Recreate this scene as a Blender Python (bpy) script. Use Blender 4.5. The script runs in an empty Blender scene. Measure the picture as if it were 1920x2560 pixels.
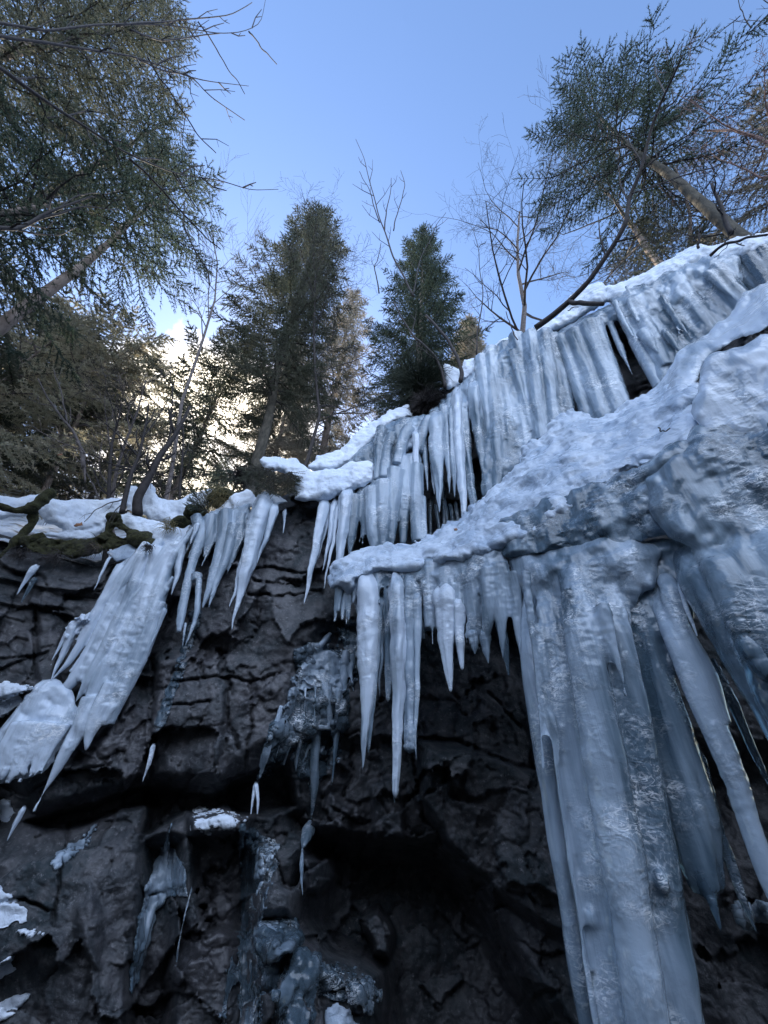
import bpy, math, random
import numpy as np
from mathutils import Vector, Matrix
random.seed(7)
RNG = np.random.default_rng(7)
C = bpy.context.scene.collection
EYE = 1.6
F = 961.0
PITCH, ROLL = math.radians(38.0), math.radians(2.3)
cp, sp = math.cos(PITCH), math.sin(PITCH)
FW = np.array([0, cp, sp]); R0 = np.array([1.0, 0, 0]); U0 = np.array([0, -sp, cp])
RT = math.cos(ROLL)*R0 + math.sin(ROLL)*U0
UP = -math.sin(ROLL)*R0 + math.cos(ROLL)*U0

# ------------------------------------------------------------------ places
def ray(px, py):
    px = np.asarray(px, float); py = np.asarray(py, float)
    return F*FW + (px-960)[..., None]*RT + (1280-py)[..., None]*UP
def azim(px, py):
    d = ray(px, py); return np.degrees(np.arctan2(d[..., 0], d[..., 1]))
def at(px, py, r):
    d = ray(px, py); h = np.hypot(d[..., 0], d[..., 1])
    return d*(np.asarray(r, float)/h)[..., None] + np.array([0, 0, EYE])
def mpp(p):                                    # metres that one photo pixel spans at p
    return float(np.dot(np.asarray(p)-np.array([0, 0, EYE]), FW))/F
def curve(a, r): return lambda az: np.interp(az, a, r)
WALL = curve([-100, -60, -45, -32, -20, -10, 0, 15, 30, 45, 60, 80, 110], [8.5, 7.9, 7.5, 6.6, 5.9, 5.6, 5.7, 5.9, 6.1, 6.4, 6.9, 7.8, 9])
UPPER = curve([-25, -10, 0, 20, 40, 55, 72, 90, 110], [5.45, 5.2, 5.05, 5.05, 5.25, 5.55, 6.3, 7.2, 8])
LOWER = curve([-14, -8, 0, 10, 17, 30, 45, 60, 75, 100], [4.95, 4.75, 4.5, 4.2, 3.95, 3.75, 3.8, 4.1, 4.6, 5.2])
def HANG(az): return WALL(az)-0.62
CROPS = {'o': (0, 0, 1.1573), 'a': (0, 0, .57866), 'b': (960, 0, .57866), 'c': (0, 900, .42194), 'd': (600, 800, .42194),
         'e': (1220, 700, .42194), 'g': (0, 1600, .43397), 'h': (600, 1600, .43397), 'i': (1220, 1500, .47912),
         'j': (0, 700, .33755), 'k': (1300, 0, .37372), 'f': (0, 0, 1.0)}
def T(k, pts):                                  # notes taken on enlarged pieces of the photo -> photo pixels
    x0, y0, s = CROPS[k]
    return [tuple([x0+p[0]*s, y0+p[1]*s]+[v*s for v in p[2:]]) for p in pts]

# ------------------------------------------------------------------ noise
def _h(ix, iy, iz, seed):
    n = (ix.astype(np.int64)*374761393 + iy.astype(np.int64)*668265263 + iz.astype(np.int64)*2147483647 + seed*1274126177) & 0xffffffff
    n = ((n ^ (n >> 13))*1274126177) & 0xffffffff
    n = ((n ^ (n >> 16))*2246822519) & 0xffffffff
    return ((n ^ (n >> 15)) & 0xffffff)/float(0xffffff)
def vnoise(P, seed=0):
    I = np.floor(P); f = P-I; f = f*f*f*(f*(f*6-15)+10); r = 0
    for a in (0, 1):
        for b in (0, 1):
            for c in (0, 1):
                w = (f[:, 0] if a else 1-f[:, 0])*(f[:, 1] if b else 1-f[:, 1])*(f[:, 2] if c else 1-f[:, 2])
                r = r + w*_h(I[:, 0]+a, I[:, 1]+b, I[:, 2]+c, seed)
    return r*2-1
def fbm(P, o=4, seed=0):
    r = 0; a = 1; t = 0
    for k in range(o):
        r = r+a*vnoise(P*(2.03**k)+k*7.3, seed+k); t += a; a *= .5
    return r/t
def voronoi(P, seed=0, box=0.0):
    I = np.floor(P); best = np.full(len(P), 9.); sec = np.full(len(P), 9.); cid = np.zeros((len(P), 3)); cc = np.zeros((len(P), 3))
    for a in (-1, 0, 1):
        for b in (-1, 0, 1):
            for c in (-1, 0, 1):
                J = I+np.array([a, b, c])
                p = J+np.stack([_h(J[:, 0], J[:, 1], J[:, 2], seed+q) for q in (11, 22, 33)], 1)
                d = np.linalg.norm(P-p, axis=1)*(1-box)+np.abs(P-p).max(1)*box; m = d < best
                sec = np.where(m, best, np.minimum(sec, d))
                cid[m] = J[m]; cc[m] = p[m]; best = np.where(m, d, best)
    rnd = np.stack([_h(cid[:, 0], cid[:, 1], cid[:, 2], seed+q) for q in (44, 55, 66, 77)], 1)
    return best, sec, rnd, cc
def sstep(a, b, x):
    t = np.clip((x-a)/(b-a), 0, 1); return t*t*(3-2*t)
def seg_dist(X, Y, pts, closed=False):
    d = np.full(X.shape, 1e9); q = list(pts)+([pts[0]] if closed else [])
    for (x0, y0), (x1, y1) in zip(q[:-1], q[1:]):
        vx, vy = x1-x0, y1-y0; L = vx*vx+vy*vy+1e-9
        t = np.clip(((X-x0)*vx+(Y-y0)*vy)/L, 0, 1)
        d = np.minimum(d, np.hypot(X-x0-t*vx, Y-y0-t*vy))
    return d
def inside(X, Y, poly):
    r = np.zeros(X.shape, bool); q = list(poly)+[poly[0]]
    for (x0, y0), (x1, y1) in zip(q[:-1], q[1:]):
        if y0 == y1: continue
        c = ((y0 > Y) != (y1 > Y)) & (X < (x1-x0)*(Y-y0)/(y1-y0)+x0); r ^= c
    return r
def sdf(X, Y, poly):                            # positive inside
    d = seg_dist(X, Y, poly, True); return np.where(inside(X, Y, poly), d, -d)

# ------------------------------------------------------------------ meshes
class MB:
    def __init__(s): s.v = []; s.f = []; s.n = 0
    def add(s, v, f):
        v = np.asarray(v, float).reshape(-1, 3); f = np.asarray(f, int)
        s.v.append(v); s.f.append(f+s.n); s.n += len(v)
    def tube(s, pts, rad, n=8, caps=True, jit=0.0, seed=0):
        P = np.asarray(pts, float); rad = np.asarray(rad, float)
        Tn = np.gradient(P, axis=0); Tn /= np.linalg.norm(Tn, axis=1)[:, None]+1e-9
        ref = np.array([0, 1.0, 0]) if abs(Tn[:, 1]).mean() < .8 else np.array([1.0, 0, 0])
        A = np.cross(Tn, ref); A /= np.linalg.norm(A, axis=1)[:, None]+1e-9
        B = np.cross(Tn, A); th = np.arange(n)*2*math.pi/n
        V = P[:, None]+rad[:, None, None]*(np.cos(th)[None, :, None]*A[:, None]+np.sin(th)[None, :, None]*B[:, None])
        if jit:
            q = V.reshape(-1, 3); k = vnoise(q*np.array([9, 9, 4.]), seed)
            q2 = (V-P[:, None]).reshape(-1, 3)*(1+jit*k)[:, None]; V = (q2.reshape(V.shape))+P[:, None]
        m = len(P); i = np.arange(m-1)[:, None]*n; j = np.arange(n)[None]; j2 = (j+1) % n
        q = np.stack([i+j, i+j2, i+n+j2, i+n+j], -1).reshape(-1, 4)
        tri = np.concatenate([q[:, [0, 1, 2]], q[:, [0, 2, 3]]])
        V = V.reshape(-1, 3)
        if caps:
            a = len(V); V = np.vstack([V, P[0], P[-1]]); jj = np.arange(n); kk = (jj+1) % n
            tri = np.concatenate([tri, np.stack([kk, jj, np.full(n, a)], 1), np.stack([jj+(m-1)*n, kk+(m-1)*n, np.full(n, a+1)], 1)])
        s.add(V, tri)
    def mesh(s, name, smooth=True):
        return np_mesh(name, np.vstack(s.v), np.vstack(s.f), smooth)
def np_mesh(name, V, Fc, smooth=True):
    me = bpy.data.meshes.new(name); k = Fc.shape[1]
    me.vertices.add(len(V)); me.vertices.foreach_set('co', np.ascontiguousarray(V, dtype=np.float32).ravel())
    me.loops.add(Fc.size); me.loops.foreach_set('vertex_index', np.ascontiguousarray(Fc, dtype=np.int32).ravel())
    me.polygons.add(len(Fc)); me.polygons.foreach_set('loop_start', np.arange(len(Fc), dtype=np.int32)*k)
    if smooth: me.polygons.foreach_set('use_smooth', np.ones(len(Fc), bool))
    me.update(calc_edges=True)
    return me
def link(name, me, mat, parent=None):
    o = bpy.data.objects.new(name, me); C.objects.link(o)
    if mat is not None: me.materials.append(mat)
    if parent is not None: o.parent = parent
    return o
def tag(o, label=None, cat=None, group=None, kind=None):
    if label: o['label'] = label
    if cat: o['category'] = cat
    if group: o['group'] = group
    if kind: o['kind'] = kind
    return o
def empty(name, loc): 
    o = bpy.data.objects.new(name, None); o.location = loc; C.objects.link(o); return o
def put(parent, name, mb, mat, smooth=True):    # mesh in world coordinates -> child of an Empty that only translates
    V = np.vstack(mb.v)-np.array(parent.location); return link(name, np_mesh(name, V, np.vstack(mb.f), smooth), mat, parent)
def ico(sub=2):
    import bmesh
    b = bmesh.new(); bmesh.ops.create_icosphere(b, subdivisions=sub, radius=1)
    v = np.array([x.co[:] for x in b.verts]); f = np.array([[q.index for q in x.verts] for x in b.faces]); b.free(); return v, f
ICO = ico(2)

# ------------------------------------------------------------------ materials
def mat(name):
    m = bpy.data.materials.new(name); m.use_nodes = True
    nt = m.node_tree; b = nt.nodes['Principled BSDF']; return m, nt, b
def nd(nt, t, **k):
    n = nt.nodes.new(t)
    for a, v in k.items():
        if a in n.inputs: n.inputs[a].default_value = v
        else: setattr(n, a, v)
    return n
def L(nt, a, b): nt.links.new(a, b)
def pos_scaled(nt, sc, obj=False):
    g = nd(nt, 'ShaderNodeTexCoord') if obj else nd(nt, 'ShaderNodeNewGeometry')
    m = nd(nt, 'ShaderNodeMapping'); m.inputs['Scale'].default_value = sc
    L(nt, g.outputs['Object' if obj else 'Position'], m.inputs['Vector']); return m.outputs[0]
def noise(nt, vec, scale, detail=4, rough=.55, dist=0.0):
    n = nd(nt, 'ShaderNodeTexNoise'); n.inputs['Scale'].default_value = scale; n.inputs['Detail'].default_value = detail
    n.inputs['Roughness'].default_value = rough; n.inputs['Distortion'].default_value = dist; L(nt, vec, n.inputs['Vector']); return n.outputs['Fac']
def ramp(nt, fac, stops):
    r = nd(nt, 'ShaderNodeValToRGB'); e = r.color_ramp.elements
    while len(e) < len(stops): e.new(.5)
    for q, (p, c) in zip(e, stops): q.position = p; q.color = (*c, 1) if len(c) == 3 else c
    L(nt, fac, r.inputs[0]); return r.outputs[0]
def mix(nt, fac, a, b, mode='MIX'):
    m = nd(nt, 'ShaderNodeMix'); m.data_type = 'RGBA'; m.blend_type = mode
    for s, v in ((m.inputs[0], fac), (m.inputs[6], a), (m.inputs[7], b)):
        if hasattr(v, 'is_output'): L(nt, v, s)
        else: s.default_value = v if not isinstance(v, tuple) or len(v) == 4 else (*v, 1)
    return m.outputs[2]
def mth(nt, op, a, b=0.0, clamp=False):
    m = nd(nt, 'ShaderNodeMath'); m.operation = op; m.use_clamp = clamp
    for s, v in ((m.inputs[0], a), (m.inputs[1], b)):
        if hasattr(v, 'is_output'): L(nt, v, s)
        else: s.default_value = v
    return m.outputs[0]
def bump(nt, b, h, dist, strength=1.0, prev=None):
    n = nd(nt, 'ShaderNodeBump'); n.inputs['Distance'].default_value = dist; n.inputs['Strength'].default_value = strength
    L(nt, h, n.inputs['Height'])
    if prev is not None: L(nt, prev, n.inputs['Normal'])
    L(nt, n.outputs[0], b.inputs['Normal']); return n.outputs[0]
def g3(v): return (v, v, v)

def make_ice(name, clear=.45, milk=(.47, .57, .68), dark=(.18, .27, .35), trans=.22, frost=.6):
    m, nt, b = mat(name)
    P = pos_scaled(nt, (1, 1, 1)); S = pos_scaled(nt, (1, 1, .08)); S2 = pos_scaled(nt, (1, 1, .3))
    big = noise(nt, S2, 1.6, 4, .55, .6); st = noise(nt, S, 4.5, 5, .6, .4); fine = noise(nt, S, 22, 3, .6)
    k = mth(nt, 'ADD', mth(nt, 'MULTIPLY', big, 1.1), mth(nt, 'MULTIPLY', st, .8))
    k = mth(nt, 'ADD', k, mth(nt, 'MULTIPLY', fine, .12))
    c0 = .72+clear*.5
    f = ramp(nt, mth(nt, 'SUBTRACT', k, c0-.4), [(.28, g3(0)), (.60, g3(1))])
    col = mix(nt, f, dark, milk)
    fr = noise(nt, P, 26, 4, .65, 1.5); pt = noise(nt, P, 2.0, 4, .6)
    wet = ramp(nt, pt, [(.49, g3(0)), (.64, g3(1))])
    frost_glint = mth(nt, 'MULTIPLY', ramp(nt, fr, [(.52, g3(0)), (.60, g3(1))]), wet)
    frost_glint = mth(nt, 'MULTIPLY', frost_glint, frost)
    col = mix(nt, frost_glint, col, (.80, .87, .93))  # pale flecks: frost, and also ripple glints put into the colour
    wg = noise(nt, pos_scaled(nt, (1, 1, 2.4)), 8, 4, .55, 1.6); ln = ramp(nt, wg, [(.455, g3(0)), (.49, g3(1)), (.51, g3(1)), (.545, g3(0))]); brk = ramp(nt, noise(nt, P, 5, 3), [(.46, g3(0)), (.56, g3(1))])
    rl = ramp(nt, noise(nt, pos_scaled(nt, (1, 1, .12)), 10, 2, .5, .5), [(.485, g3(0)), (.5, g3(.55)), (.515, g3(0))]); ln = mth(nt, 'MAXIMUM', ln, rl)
    painted_glint = mth(nt, 'MULTIPLY', mth(nt, 'MULTIPLY', ln, wet), brk); col = mix(nt, painted_glint, col, (.92, .95, .98))  # thin bright lines paint sky glints on the ripples into the base colour
    L(nt, col, b.inputs['Base Color'])
    L(nt, mth(nt, 'ADD', mth(nt, 'MULTIPLY', big, .22), .05), b.inputs['Roughness'])
    b.inputs['IOR'].default_value = 1.31
    L(nt, mth(nt, 'ADD', mth(nt, 'MULTIPLY', mth(nt, 'SUBTRACT', 1.0, f), .30), mth(nt, 'MULTIPLY', mth(nt, 'SUBTRACT', 1.0, painted_glint), trans)), b.inputs['Transmission Weight'])
    b.inputs['Coat Weight'].default_value = .7; b.inputs['Coat Roughness'].default_value = .06; b.inputs['Coat IOR'].default_value = 1.35
    n1 = bump(nt, b, st, .05, .35)
    rp = noise(nt, pos_scaled(nt, (1, 1, 1.5)), 7, 2, .45, 1.0)
    n2 = bump(nt, b, mth(nt, 'MULTIPLY', rp, mth(nt, 'ADD', wet, .15)), .05, .38, n1)
    L(nt, n2, b.inputs['Coat Normal'])
    bump(nt, b, fr, .004, .4, n2)
    return m
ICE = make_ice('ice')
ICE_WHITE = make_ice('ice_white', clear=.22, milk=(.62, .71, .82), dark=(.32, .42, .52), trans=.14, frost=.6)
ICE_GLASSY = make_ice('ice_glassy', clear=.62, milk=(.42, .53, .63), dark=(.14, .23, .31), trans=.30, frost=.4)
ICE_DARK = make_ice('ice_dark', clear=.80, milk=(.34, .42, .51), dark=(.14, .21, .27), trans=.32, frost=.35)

m, nt, b = mat('snow'); SNOW = m
P = pos_scaled(nt, (1, 1, 1)); a = noise(nt, P, 7, 6, .6); a2 = noise(nt, P, 60, 3, .6); pp = noise(nt, P, 1.7, 3)
sc_ = mix(nt, ramp(nt, pp, [(.35, g3(0)), (.7, g3(1))]), (.78, .84, .91), (.64, .72, .83)); spk = mth(nt, 'MULTIPLY', ramp(nt, noise(nt, P, 55, 2, .6, .8), [(.68, g3(0)), (.72, g3(.8))]), ramp(nt, noise(nt, P, 3, 3), [(.45, g3(0)), (.6, g3(1))]))
L(nt, mix(nt, spk, sc_, (.12, .09, .06)), b.inputs['Base Color'])
b.inputs['Roughness'].default_value = .6
n1 = bump(nt, b, a, .05, .7); bump(nt, b, a2, .006, .6, n1)
m, nt, b = mat('crusted_snow'); CRUST = m       # snow glazed with meltwater ice
P = pos_scaled(nt, (1, 1, 1)); a = noise(nt, P, 7, 6, .65, .8); a2 = noise(nt, P, 32, 4, .6, 1.0); b.inputs['Transmission Weight'].default_value = .15; b.inputs['IOR'].default_value = 1.31; pp = noise(nt, P, 2.1, 4, .6, .5)
L(nt, mix(nt, ramp(nt, pp, [(.42, g3(0)), (.62, g3(1))]), (.68, .77, .88), (.44, .54, .67)), b.inputs['Base Color'])
L(nt, ramp(nt, pp, [(.4, g3(.55)), (.6, g3(.18))]), b.inputs['Roughness']); b.inputs['Coat Weight'].default_value = .3
n1 = bump(nt, b, a, .05, .6); bump(nt, b, a2, .012, .45, n1)

def make_rock(name, c1, c2, c3, wet=.0):
    m, nt, b = mat(name)
    P = pos_scaled(nt, (1, 1, 1)); lo = noise(nt, P, .9, 4, .55, .5); mi = noise(nt, P, 5, 7, .65, .3); hi = noise(nt, P, 38, 4, .7)
    col = mix(nt, ramp(nt, lo, [(.38, g3(0)), (.62, g3(1))]), c1, c2)
    col = mix(nt, ramp(nt, mi, [(.45, g3(0)), (.70, g3(.9))]), col, c3)
    col = mix(nt, ramp(nt, mi, [(.25, g3(.85)), (.45, g3(0))]), col, tuple(.35*x for x in c1))
    lich = ramp(nt, noise(nt, P, 17, 7, .8), [(.56, g3(0)), (.66, g3(.7))])
    col = mix(nt, lich, col, tuple(min(1, 1.9*x) for x in c3))
    L(nt, col, b.inputs['Base Color'])
    L(nt, ramp(nt, lo, [(.35, g3(.35-.1*wet)), (.65, g3(.8))]), b.inputs['Roughness'])
    n1 = bump(nt, b, mi, .03, .7); bump(nt, b, hi, .012, .8, n1); return m
ROCK = make_rock('rock', (.050, .050, .056), (.017, .028, .034), (.125, .122, .128))
MUD = make_rock('ravine_bed', (.04, .036, .03), (.03, .032, .03), (.07, .06, .05))

def simple(name, c1, c2, rough=.85, sc=8.0, stretch=(1, 1, 1), bd=.01, obj=False):
    m, nt, b = mat(name); P = pos_scaled(nt, stretch, obj); n = noise(nt, P, sc, 5, .65)
    L(nt, mix(nt, ramp(nt, n, [(.35, g3(0)), (.65, g3(1))]), c1, c2), b.inputs['Base Color']); b.inputs['Roughness'].default_value = rough
    bump(nt, b, n, bd, .8); return m
BARK = simple('bark', (.10, .075, .06), (.24, .19, .16), .9, 9, (1, 1, .3), .03)
MOSSBARK = simple('mossy_bark', (.035, .032, .024), (.10, .088, .066), .9, 9, (1, 1, .4), .03)
BARK_PALE = simple('pale_bark', (.19, .14, .11), (.40, .32, .27), .9, 8, (1, 1, .4), .02)
TWIG = simple('dark_twig', (.018, .014, .013), (.045, .036, .034), .8, 12)
TWIG_GREY = simple('grey_twig', (.10, .08, .07), (.20, .17, .16), .8, 12)
TWIG_RED = simple('reddish_twig', (.17, .10, .09), (.30, .20, .17), .8, 12)
MOSS = simple('moss', (.018, .018, .008), (.055, .055, .018), .95, 18, (1, 1, 1), .06)
GRASS = simple('dry_grass', (.12, .10, .04), (.25, .20, .09), .9, 10)
LEAF = simple('brown_leaf', (.22, .10, .05), (.30, .15, .08), .8, 10)
def needles(name, c1, c2, c3):
    m, nt, b = mat(name); P = pos_scaled(nt, (1, 1, 1)); n = noise(nt, P, 1.4, 3); n2 = noise(nt, P, 9, 2)
    c = mix(nt, ramp(nt, n, [(.4, g3(0)), (.62, g3(1))]), c1, c2)
    L(nt, mix(nt, ramp(nt, n2, [(.5, g3(0)), (.68, g3(1))]), c, c3), b.inputs['Base Color']); b.inputs['Roughness'].default_value = .65
    tr = nd(nt, 'ShaderNodeBsdfTranslucent'); L(nt, c, tr.inputs[0]); ms = nd(nt, 'ShaderNodeMixShader'); ms.inputs[0].default_value = .6
    L(nt, b.outputs[0], ms.inputs[1]); L(nt, tr.outputs[0], ms.inputs[2]); L(nt, ms.outputs[0], nt.nodes['Material Output'].inputs[0]); return m
NEEDLE = needles('spruce_needles', (.09, .105, .07), (.14, .14, .10), (.25, .21, .165))
NEEDLE_BROWN = needles('brownish_needles', (.26, .24, .18), (.36, .31, .24), (.42, .34, .26))
NEEDLE_BLUE = needles('blue_green_needles', (.08, .115, .09), (.13, .16, .115), (.22, .20, .15))

NEEDLE_LIT = needles('brightened_spruce_needles', (.42, .40, .28), (.52, .46, .33), (.56, .47, .35))  # paler needle copy; the glow in the left forest is put into its colour
NEEDLE_SHADED = needles('shaded_spruce_needles', (.042, .062, .045), (.065, .088, .058), (.11, .11, .075))  # darker needle copy; the shade of backlit crowns is put into its colour

# ------------------------------------------------------------------ rock face
RIM = [(-500, 1330), (0, 1350), (240, 1420), (480, 1350), (720, 1250), (800, 1230), (960, 1090), (1070, 1010), (1150, 965), (1250, 890), (1350, 850), (1500, 790), (1700, 720), (1920, 640), (2300, 500)]
RX, RY = zip(*RIM)
X = np.arange(-420, 2330, 4.0); NV = 430; v = np.linspace(0, 1, NV)**1.0
ytop = np.interp(X, RX, RY)-15
GX = np.repeat(X[None], NV, 0); GY = ytop[None]+(2900-ytop[None])*v[:, None]
XX, YY = GX.ravel(), GY.ravel()
az = azim(XX, YY); r = WALL(az); P0 = at(XX, YY, r)
SH = np.stack([fbm(P0*.8+9, 3, 51), fbm(P0*.8-5, 3, 52)], 1)      # warp so the sculpted blocks get natural edges
XW, YW = XX+14*SH[:, 0]+7*vnoise(P0*6, 3), YY+14*SH[:, 1]+7*vnoise(P0*6+5, 4)
d = .16*fbm(P0*.9, 4, 1)
Pw = P0*np.array([.95, .95, 1.05])+.04*np.stack([fbm(P0*9+q, 3, 160+q) for q in range(3)], 1)+.25*np.stack([fbm(P0*1.3+q, 2, 60+q) for q in range(3)], 1)
F1, F2, rn, cc = voronoi(Pw, 5, .8)
tilt = ((Pw-cc)*(rn[:, :3]-.5)).sum(1)
cmask = sstep(-.05, .35, fbm(P0*1.1+40, 3, 77))
d += .30*(rn[:, 3]-.5)+.55*tilt-.05*cmask*(1-sstep(0, .035, F2-F1))
Pv = P0*np.array([2.7, 2.7, 3.2])+.06*np.stack([fbm(P0*22+q, 2, 170+q) for q in range(3)], 1)+.5*np.stack([fbm(P0*4+q, 2, 70+q) for q in range(3)], 1)
F1, F2, rn2, cc = voronoi(Pv, 9, .7)
tilt2 = ((Pv-cc)*(rn2[:, :3]-.5)).sum(1)
rub = np.clip(.45+1.6*fbm(P0*.6+3, 2, 33), .08, 1)
d += rub*(.13*(rn2[:, 3]-.5)+.22*tilt2)-.03*rub*(1-sstep(0, .05, F2-F1))
d += (.022*fbm(P0*np.array([3, 3, 6]), 4, 20)+.018*fbm(P0*24, 3, 21))+.012*(1-2*np.abs(fbm(P0*np.array([2.5, 2.5, 4]), 4, 26)))
def lay(zz): return np.abs(((zz) % 1)-.5)*2
strat = sstep(0, 60, sdf(XX, YY, [(-420, 1380), (330, 1420), (350, 1530), (60, 1560), (-420, 1540)]))
d += strat*(.13*fbm(P0*np.array([1.5, 1.5, 14]), 4, 80)+.10*lay(P0[:, 2]*3.1+.4*fbm(P0, 2, 8)))
SC = []
def block(poly, dr, soft): SC.append((poly, dr, soft))
block([(430, 1400), (700, 1240), (900, 1240), (880, 1500), (770, 1640), (740, 1750), (720, 1850), (560, 1965), (380, 1955), (345, 1800), (370, 1650), (400, 1540)], .28, 45)
block([(380, 1640), (560, 1640), (560, 1960), (375, 1950)], .16, 20)
block([(370, 1970), (560, 1975), (720, 1900), (740, 2010), (640, 2035), (470, 2045), (360, 2100)], -.55, 22)
block([(60, 2062), (200, 2020), (370, 1962), (400, 2010), (120, 2085)], -.5, 14)
block([(-420, 1880), (0, 1930), (100, 2035), (370, 1950), (400, 1830), (330, 1700), (200, 1900), (100, 1900)], .30, 30)
block([(-420, 1520), (140, 1530), (150, 1700), (80, 1740), (-420, 1740)], .16, 14)
block([(90, 1525), (150, 1530), (150, 1700), (95, 1740)], .12, 10)
block([(470, 2030), (560, 2012), (640, 2035), (620, 2085), (480, 2090)], .55, 12)
block([(480, 2095), (640, 2095), (620, 2330), (500, 2330)], -.35, 25)
block([(470, 2250), (600, 2250), (620, 2800), (400, 2800)], .15, 40)
block([(360, 2100), (460, 2100), (420, 2800), (300, 2800)], -.5, 35)
block([(-420, 2090), (150, 2080), (330, 2090), (360, 2200), (300, 2400), (280, 2800), (-420, 2800)], .42, 120)
block([(60, 2330), (170, 2330), (180, 2420), (80, 2440)], .14, 35)
block([(230, 2210), (270, 2300), (250, 2420), (200, 2380), (190, 2260)], .12, 25)
block([(740, 2040), (800, 2090), (920, 2100), (1080, 2110), (1200, 2230), (1300, 2420), (1400, 2560), (1460, 2900), (960, 2900), (940, 2430), (820, 2370), (760, 2300), (790, 2150)], -1.15, 70)
block([(1055, 1850), (1250, 1880), (1470, 2000), (1560, 2300), (1500, 2440), (1400, 2350), (1260, 2260), (1110, 2110), (1040, 2000)], .50, 24)
block([(925, 1960), (985, 1940), (1008, 2010), (1010, 2100), (930, 2095)], .28, 10)
block([(820, 1985), (880, 2010), (870, 2080), (800, 2060)], .14, 12)
block([(905, 2290), (950, 2260), (990, 2330), (975, 2390), (930, 2380)], .9, 18)
block([(755, 2150), (830, 2135), (845, 2190), (790, 2240), (760, 2230)], .45, 16)
block([(640, 2120), (750, 2120), (740, 2300), (640, 2300)], .32, 30)
block([(640, 2320), (770, 2330), (840, 2390), (950, 2430), (960, 2520), (900, 2900), (640, 2900)], .75, 60)
block([(1500, 1900), (2330, 1800), (2330, 2900), (1600, 2900)], -.6, 120)
block([(1490, 800), (1560, 780), (1700, 980), (1580, 1040)], -1.3, 40)
block([(990, 1080), (1240, 980), (1270, 1300), (1000, 1350)], -.9, 60)
block([(620, 1250), (820, 1250), (780, 1420), (700, 1470), (620, 1400)], -.12, 40)
for poly, dr, soft in SC: d += dr*sstep(-soft*.5, soft, sdf(XW, YW, poly))
CR = [('g', [(1150, 125), (1170, 190), (1180, 225)], 12, .10), ('g', [(1000, 235), (1200, 225), (1290, 220), (1420, 235), (1613, 205)], 9, .09),
      ('g', [(1270, 60), (1275, 215), (1325, 250), (1300, 380), (1315, 480), (1350, 560), (1365, 610)], 14, .13), ('g', [(960, 375), (1200, 355)], 9, .08),
      ('g', [(1200, 365), (1180, 440), (1140, 500), (1040, 520)], 6, .05), ('g', [(1140, 510), (1290, 495)], 6, .05), ('g', [(1300, 540), (1285, 640), (1250, 790)], 6, .06),
      ('d', [(60, 1470), (200, 1460), (340, 1495), (430, 1480)], 9, .12), ('d', [(30, 1530), (180, 1560), (350, 1570)], 7, .09), ('d', [(40, 1615), (250, 1635), (480, 1610)], 9, .10),
      ('c', [(1540, 1480), (1520, 1600), (1440, 1680), (1300, 1740)], 6, .05), ('c', [(0, 1780), (200, 1770)], 8, .07), ('c', [(205, 1500), (215, 1780), (205, 1896)], 12, .12),
      ('h', [(1030, 570), (1250, 580), (1450, 680), (1613, 720)], 16, .14), ('h', [(1440, 300), (1540, 430), (1613, 500)], 10, .08), ('h', [(520, 960), (640, 1040), (740, 1050)], 8, .07), ('h', [(640, 560), (650, 760), (600, 900)], 9, .08), ('h', [(1000, 560), (1010, 800), (1060, 1000), (1180, 1180)], 12, .12), ('g', [(880, 120), (870, 420), (840, 700)], 10, .09), ('g', [(1450, 240), (1440, 500), (1400, 760)], 9, .08), ('g', [(400, 1050), (360, 1300), (300, 1650)], 12, .10), ('c', [(900, 1700), (1000, 1560), (1030, 1400)], 7, .06), ('g', [(0, 830), (170, 900), (340, 760), (600, 720)], 9, .07),
      ('h', [(800, 900), (850, 1000)], 8, .06), ('i', [(0, 815), (130, 850), (250, 890)], 10, .1), ('g', [(0, 1510), (150, 1500), (280, 1560)], 12, .12), ('h', [(560, 560), (700, 520), (760, 560)], 8, .08)]
for k, pts, w, dep in CR:
    q = [(a, b) for a, b in T(k, pts)]; w2 = w*CROPS[k][2]
    dd = seg_dist(XX+7*vnoise(P0*9, 91)+3*vnoise(P0*30, 93), YY+7*vnoise(P0*9+4, 92), q); d -= dep*(1-sstep(w2*.3, w2*1.3, dd))
edge = np.clip((az-25)/20, 0, 1); d -= edge*.25
ROCKR = r-d
V = at(XX, YY, ROCKR); nx = len(X)
i = (np.arange(NV-1)[:, None]*nx+np.arange(nx-1)[None]).ravel()
o = link('cliff', np_mesh('cliff', V, np.stack([i, i+nx, i+nx+1, i+1], 1)), ROCK); tag(o, 'dark fractured rock face behind the hanging ice', None, None, 'structure')
RG = ROCKR.reshape(NV, nx)
def rock_r(px, py):                             # distance of the modelled rock face along a line of sight
    px = np.atleast_1d(np.asarray(px, float)); py = np.atleast_1d(np.asarray(py, float))
    yt = np.interp(px, RX, RY)-15; vi = np.clip((py-yt)/(2900-yt)*(NV-1), 0, NV-1).astype(int); xi = np.clip((px+420)/4, 0, nx-1).astype(int)
    return RG[vi, xi]

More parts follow.
